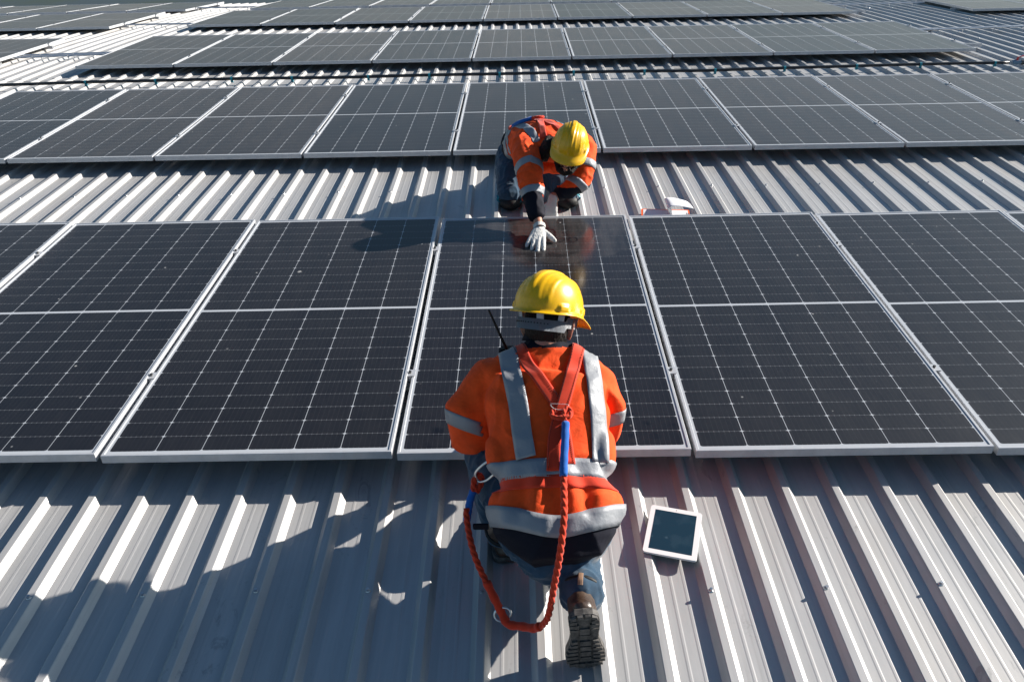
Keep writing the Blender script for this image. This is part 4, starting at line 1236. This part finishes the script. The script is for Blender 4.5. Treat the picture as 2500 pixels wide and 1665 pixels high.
adl(wire('steel_ring', [ringc + V((math.cos(a) * .026, math.sin(a) * .010, math.sin(a) * .020 + .004 * math.cos(a))) for a in [2 * math.pi * i / 12 for i in range(13)]], .0046))

# radio on the far shoulder
rd = empty('two_way_radio', (0.45, 0.0, 0.44), 'black two-way radio with tall antenna at the kneeling worker\'s left shoulder', 'radio')
bm = bmesh.new(); box(bm, (0.452, 0.005, 0.425), (0.055, 0.035, 0.10)); bmesh.ops.bevel(bm, geom=bm.edges[:], offset=.006, segments=2, affect='EDGES'); o = mesh_obj('radio_body', bm, M_BLACK); adopt(o, rd)
bm = bmesh.new(); sweep(bm, [(0.455, -.01, .47), (0.440, -.02, .515), (0.398, -.045, .650)], [.0065, .0048, .0035], n=10); o = mesh_obj('antenna', bm, M_BLACK, smooth=True); adopt(o, rd)

def smst(a, b, x):
    t_ = min(1, max(0, (x - a) / (b - a))); return t_ * t_ * (3 - 2 * t_)
def lift(o):
    if o.type == 'MESH':
        for v in o.data.vertices:
            k = smst(-.46, -.12, v.co.y) * smst(.14, .34, v.co.z)
            v.co += V((-0.003, -0.075, 0.0455)) * k
    for ch in o.children: lift(ch)
for o in (w1, ly, rd): lift(o)

# ------------------------------------------------------------------ far worker (facing us)
w2 = empty('person', (0.58, 2.95, -0.14), 'bearded person kneeling behind the front row, reaching over to wipe the panel', 'person', 'workers cleaning the solar panels')
H2c = V((0.795, 2.355, 0.388)); R2 = frame_mat((0.15, -0.20, 0.96), (-0.18, -0.95, -0.22))
A2R = [(0.530, 2.56, 0.345), (0.548, 2.38, 0.300), (0.566, 2.22, 0.205), (0.580, 2.125, 0.135), (0.590, 2.075, 0.100)]
A2L = [(0.895, 2.60, 0.330), (0.900, 2.50, 0.235), (0.865, 2.44, 0.160), (0.800, 2.41, 0.125), (0.745, 2.39, 0.100)]
TOR2 = [((0.535, 3.13, .10), .150, .130), ((0.540, 3.10, .15), .180, .145), ((0.550, 3.02, .215), .178, .135), ((0.570, 2.93, .262), .172, .122), ((0.60, 2.82, .305), .190, .133), ((0.655, 2.70, .335), .200, .130), ((0.70, 2.60, .345), .185, .112), ((0.735, 2.52, .355), .12, .085)]
def b_body2(bm):
    head_shape(bm, H2c, R2)
    sweep(bm, [H2c + R2 @ V((0, -.02, -.05)), H2c + R2 @ V((0, -.045, -.12)), (0.735, 2.53, 0.345)], [0.056, 0.058, 0.07], n=20)
    sweep(bm, [c_ for c_, a_, b_ in TOR2], [(a_ * .78, b_ * .78) for c_, a_, b_ in TOR2], n=20)
    for A in (A2R, A2L): sweep(bm, A, [0.05, 0.044, 0.040, 0.034, 0.029], n=14)
    sweep(bm, [A2R[-1], (0.606, 1.995, 0.050)], [0.029, 0.026], n=14)
    hand_shape(bm, (0.606, 1.995, 0.045), (-0.10, -1, -0.22), (0, -0.15, 1), -1, curl=(.12, .12, .12, .12))
    sweep(bm, [A2L[-1], (0.705, 2.36, 0.080)], [0.029, 0.026], n=14)
    hand_shape(bm, (0.700, 2.355, 0.072), (-0.25, -0.35, -0.9), (-.2, -.9, .35), 1, curl=(.4, .4, .45, .5))
    for P_ in ([(0.44, 3.08, .10), (0.43, 2.90, .02), (0.425, 2.76, -.06), (0.43, 2.98, -.085), (0.435, 3.18, -.07)], [(0.60, 3.12, .10), (0.72, 2.93, .02), (0.81, 2.77, -.06), (0.78, 2.98, -.085), (0.75, 3.18, -.07)]):
        sweep(bm, P_, [.075, .06, .048, .045, .04], n=14)
body2 = blob('body', b_body2, [M_SKIN], None, 0.0045, 2); adopt(body2, w2)
def b_jk2(bm):
    sweep(bm, [c_ for c_, a_, b_ in TOR2], [(a_, b_) for c_, a_, b_ in TOR2], ref=V((0, .1, 1)), n=36, sup=0.85)
    sweep(bm, [(0.56, 2.56, .335), (0.71, 2.59, .350), (0.86, 2.61, .325)], [.092, .10, .088], n=24)
    sweep(bm, A2R, [0.092, 0.083, 0.072, 0.060, 0.048], n=24)
    sweep(bm, A2L, [0.086, 0.076, 0.068, 0.056, 0.048], n=24)
    ellipsoid(bm, (0.62, 2.62, .235), (.10, .12, .08)); ellipsoid(bm, (0.75, 2.60, .24), (.11, .10, .08))
tax2 = (V(TOR2[5][0]) - V(TOR2[1][0])).normalized()
def jm2(p, n):
    if (p - V((0.553, 2.965, .243))).dot(tax2) < 0: return 1
    if p.y < 2.155: return 1
    if p.z < 0.150 and p.y < 2.55: return 1
    return 0
jacket2 = blob('jacket', b_jk2, [M_ORANGE, M_NAVY], None, 0.006, 6, wr(9, 0.009, (1, 1, 1), 5, .003), jm2); adopt(jacket2, w2)
T2 = bvh_of(jacket2)
def add2(o): adopt(o[0] if isinstance(o, tuple) else o, w2); return o
ax2 = (V(A2R[2]) - V(A2R[0])).normalized()
add2(ringband('reflective_tape', T2, (0.551, 2.345, .285), ax2, .050, .14, M_TAPE, None, n=40))
add2(ringband('reflective_tape', T2, (0.569, 2.185, .185), (V(A2R[3]) - V(A2R[1])).normalized(), .050, .13, M_TAPE, None, n=40))
add2(ringband('reflective_tape', T2, (0.908, 2.505, .240), (V(A2L[2]) - V(A2L[0])).normalized(), .050, .13, M_TAPE, None, n=40))
add2(ringband('reflective_tape', T2, (0.845, 2.435, .145), (V(A2L[3]) - V(A2L[1])).normalized(), .045, .13, M_TAPE, None, n=40))
tax = (V(TOR2[5][0]) - V(TOR2[1][0])).normalized()
add2(ringband('reflective_tape', T2, (0.553, 2.965, .243), tax, .060, .27, M_TAPE, None, n=72, arc=(-40, 220)))
add2(ringband('reflective_tape', T2, (0.595, 2.83, .30), tax, .050, .25, M_TAPE, None, n=72, arc=(-40, 220)))
UP = V((0, 0, -1))
add2(drape('reflective_tape', T2, [(0.47, 2.88, .42), (0.50, 2.78, .45), (0.54, 2.66, .46), (0.575, 2.56, .45), (0.60, 2.49, .42)], .050, UP, M_TAPE, None, .003, .0012, tension=1))
add2(drape('reflective_tape', T2, [(0.70, 2.94, .42), (0.745, 2.84, .45), (0.79, 2.74, .46), (0.82, 2.64, .45), (0.83, 2.54, .42)], .050, UP, M_TAPE, None, .003, .0012, tension=1))
hb2 = None and ringband('harness_belt', T2, (0.538, 2.955, .25), tax, .045, .26, M_STRAP, None, off=.006, thick=.003, n=72, arc=(-30, 210))
for g in ([(0.570, 2.94, .40), (0.600, 2.84, .44), (0.625, 2.76, .45), (0.635, 2.66, .46), (0.640, 2.56, .44), (0.645, 2.50, .42)], [(0.585, 2.93, .40), (0.605, 2.83, .44), (0.640, 2.76, .45), (0.70, 2.68, .46), (0.75, 2.60, .45), (0.78, 2.54, .42)]):
    ob, rows = add2(drape('harness_strap', T2, g, .042, UP, M_STRAP, None, .007, .003, tension=5))
bm = bmesh.new()
for k in range(14):
    a = 2 * math.pi * k / 14
    h = T2.ray_cast(V((0.625 + .026 * math.cos(a), 2.765 + .014 * math.sin(a), .8)), UP)[0]
    if h: sweep(bm, [h + V((0, 0, .013)), h + V((.003, 0, .0135))], [.0013] * 2, n=5, cap=1)
o = mesh_obj('stitching', bm, M_WSTITCH); adopt(o, w2)
# collar
rows = []
axc = (R2 @ V((0, .25, 1))).normalized(); sx_, fy = ortho(axc, V((0, 0, 1)))
cbase = V((0.748, 2.495, .350))
for i in range(33):
    a = 2 * math.pi * i / 32
    rows.append([cbase + sx_ * math.cos(a) * (.080 - .006 * j) + fy * math.sin(a) * (.075 - .006 * j) + axc * (.018 * j - .012) for j in range(4)])
o = grid_obj('collar', rows, M_NAVY, None, .005); adopt(o, w2)
def b_tr2(bm):
    for P_, in (([(0.44, 3.08, .10), (0.43, 2.92, .04), (0.425, 2.765, -.045)],), ([(0.61, 3.12, .09), (0.72, 2.94, .03), (0.808, 2.775, -.048)],)):
        sweep(bm, P_, [.115, .104, .082], n=24)
    for P_, in (([(0.425, 2.765, -.055), (0.43, 2.98, -.075), (0.435, 3.15, -.075)],), ([(0.808, 2.775, -.058), (0.78, 2.98, -.075), (0.755, 3.15, -.075)],)):
        sweep(bm, P_, [.072, .062, .056], n=24)
    sweep(bm, [(0.50, 3.08, .12), (0.52, 3.16, .07)], [(.17, .12), (.16, .11)], n=24)
tr2 = blob('trousers', b_tr2, [M_JEANS], None, 0.0065, 4, wr(16, .006, (1, 1, 1), 4, .001)); adopt(tr2, w2)
for kx, ky, s in ((0.424, 2.735, 1), (0.810, 2.742, -1)):
    def b_kp(bm, kx=kx, ky=ky):
        ellipsoid(bm, (kx, ky, -.088), (.078, .070, .050)); ellipsoid(bm, (kx, ky + .05, -.095), (.074, .07, .042))
    kp = blob('knee_pad', b_kp, [M_BLACK], None, .005, 4); adopt(kp, w2)
    bm = bmesh.new()
    for dy in (-.012, .045):
        P_ = [V((kx + math.cos(a) * .0835, ky + dy + math.sin(a) * .02, -.060 + .03 * math.sin(a))) for a in [2 * math.pi * i / 20 for i in range(21)]]
        sweep(bm, P_, [(.009, .0025)] * 21, n=6, cap=1)
    o = mesh_obj('strap', bm, M_TEAL); o.parent = kp
b = boot(None, (0.435, 3.245, -0.03), (0.44, 3.50, -0.10), (0, .3, .95), (0.433, 3.16, -.075), detail=False); adopt(b, w2)
b = boot(None, (0.755, 3.245, -0.03), (0.745, 3.50, -0.10), (0, .3, .95), (0.757, 3.16, -.075), detail=False); adopt(b, w2)
h2 = helmet(None, H2c + R2 @ V((0, -.004, .050)), frame_mat(R2 @ V((0, .10, 1)), R2 @ V((0.0, 1, -.10))), size=0.91); adopt(h2, w2)
g = blob('glove', lambda bm: hand_shape(bm, (0.606, 1.985, 0.046), (-0.16, -1, -0.20), (0, -0.18, 1), -1, curl=(.10, .10, .12, .14), spread=1.15, thumb=58, fat=1.28, scale=1.14), [M_GLOVE], None, .0026, 2, wr(45, .0012, seed=2, fine=.0004)); adopt(g, w2)
bm = bmesh.new(); sweep(bm, [(0.6075, 1.985, .047), (0.605, 2.000, .052), (0.603, 2.012, .056)], [.033, .031, .033], n=24, cap=0, prof=lambda th, i: 1 + .03 * math.cos(th * 24)); o = mesh_obj('cuff', bm, M_GLOVE, smooth=True); o.parent = g; o.matrix_parent_inverse = g.matrix_parent_inverse.inverted() @ Matrix.Identity(4) if False else Matrix.Identity(4)
g = blob('glove', lambda bm: hand_shape(bm, (0.695, 2.350, 0.062), (-0.20, -0.35, -0.9), (-.2, -.9, .35), 1, curl=(.4, .4, .45, .5), fat=1.2, scale=1.08), [M_GLOVE], None, .0028, 2, wr(45, .0012, seed=6, fine=.0004)); adopt(g, w2)
def b_hair2(bm):
    for v in bmesh.ops.create_uvsphere(bm, u_segments=32, v_segments=20, radius=1.0)['verts']:
        x, y, z = v.co
        p = V((x * .082, y * .101 - .008, z * .114 + .004))
        if y > .15: p.y *= .45
        v.co = H2c + R2 @ p
    sweep(bm, [H2c + R2 @ V((-.03, -.085, -.01)), H2c + R2 @ V((-.07, -.085, -.05)), (0.665, 2.46, .385), (0.640, 2.455, .335)], [.066, .068, .066, .046], n=16)
    sweep(bm, [H2c + R2 @ V((-.078, -.01, .02)), H2c + R2 @ V((-.075, .0, -.05)), H2c + R2 @ V((-.07, -.03, -.09))], [.022, .026, .02], n=12)
hair2 = blob('hair', b_hair2, [M_HAIR], None, .0045, 2, lambda p, n: 0.006 * noise.noise(V((p.x * 60, p.y * 60, p.z * 60))) + .003 * noise.noise(p * 240)); adopt(hair2, w2)
def b_beard(bm):
    for s in (-1, 1):
        sweep(bm, [H2c + R2 @ V((s * .073, .01, -.02)), H2c + R2 @ V((s * .062, .035, -.068)), H2c + R2 @ V((s * .038, .070, -.094)), H2c + R2 @ V((0, .082, -.104))], [.008, .014, .018, .020], n=12)
        sweep(bm, [H2c + R2 @ V((0, .098, -.051)), H2c + R2 @ V((s * .020, .092, -.056)), H2c + R2 @ V((s * .030, .082, -.078))], [.0055, .006, .006], n=10)
beard = blob('beard', b_beard, [M_HAIR], None, .0035, 2, lambda p, n: 0.003 * noise.noise(p * 260)); adopt(beard, w2)
bm = bmesh.new()
for s in (-1, 1):
    sweep(bm, [H2c + R2 @ V((s * .014, .089, .014)), H2c + R2 @ V((s * .032, .086, .019)), H2c + R2 @ V((s * .050, .072, .014))], [.0035, .0045, .003], n=8)
o = mesh_obj('eyebrow', bm, M_HAIR); adopt(o, w2)
bm = bmesh.new()
for s in (-1, 1): ellipsoid(bm, H2c + R2 @ V((s * .031, .072, -.004)), (.012, .012, .012), R2, 16, 12)
o = mesh_obj('eye', bm, mat('eye_white', (.55, .5, .47), .2), smooth=True); adopt(o, w2)
# blue sleeve and rope of his lanyard across the back
ly2 = empty('safety_lanyard', (0.55, 2.8, 0.44), 'blue-sleeved orange lanyard lying over the back of the worker facing us', 'lanyard')
def on2(x, y, l=.014):
    h = T2.ray_cast(V((x, y, .9)), UP)[0]
    return (h if h else V((x, y, .4))) + V((0, 0, l))
bm = bmesh.new(); P_ = smooth_path([on2(0.575, 2.80, .022), on2(0.545, 2.79), on2(0.505, 2.80), on2(0.475, 2.83), on2(0.455, 2.86)], 5)
sweep(bm, P_, [.0125] * len(P_), n=12, cap=1); o = mesh_obj('blue_sleeve', bm, M_BLUE, smooth=True); adopt(o, ly2)
o = rope('rope_eye', [on2(0.575, 2.80, .022), on2(0.60, 2.775, .024), on2(0.63, 2.77, .026), on2(0.65, 2.79, .024), on2(0.62, 2.805, .022), on2(0.585, 2.80, .022)], .009, None); adopt(o, ly2)
o = rope('rope', [on2(0.455, 2.86), on2(0.435, 2.90), on2(0.43, 2.96), on2(0.45, 3.02), on2(0.50, 3.06)], .009, None); adopt(o, ly2)
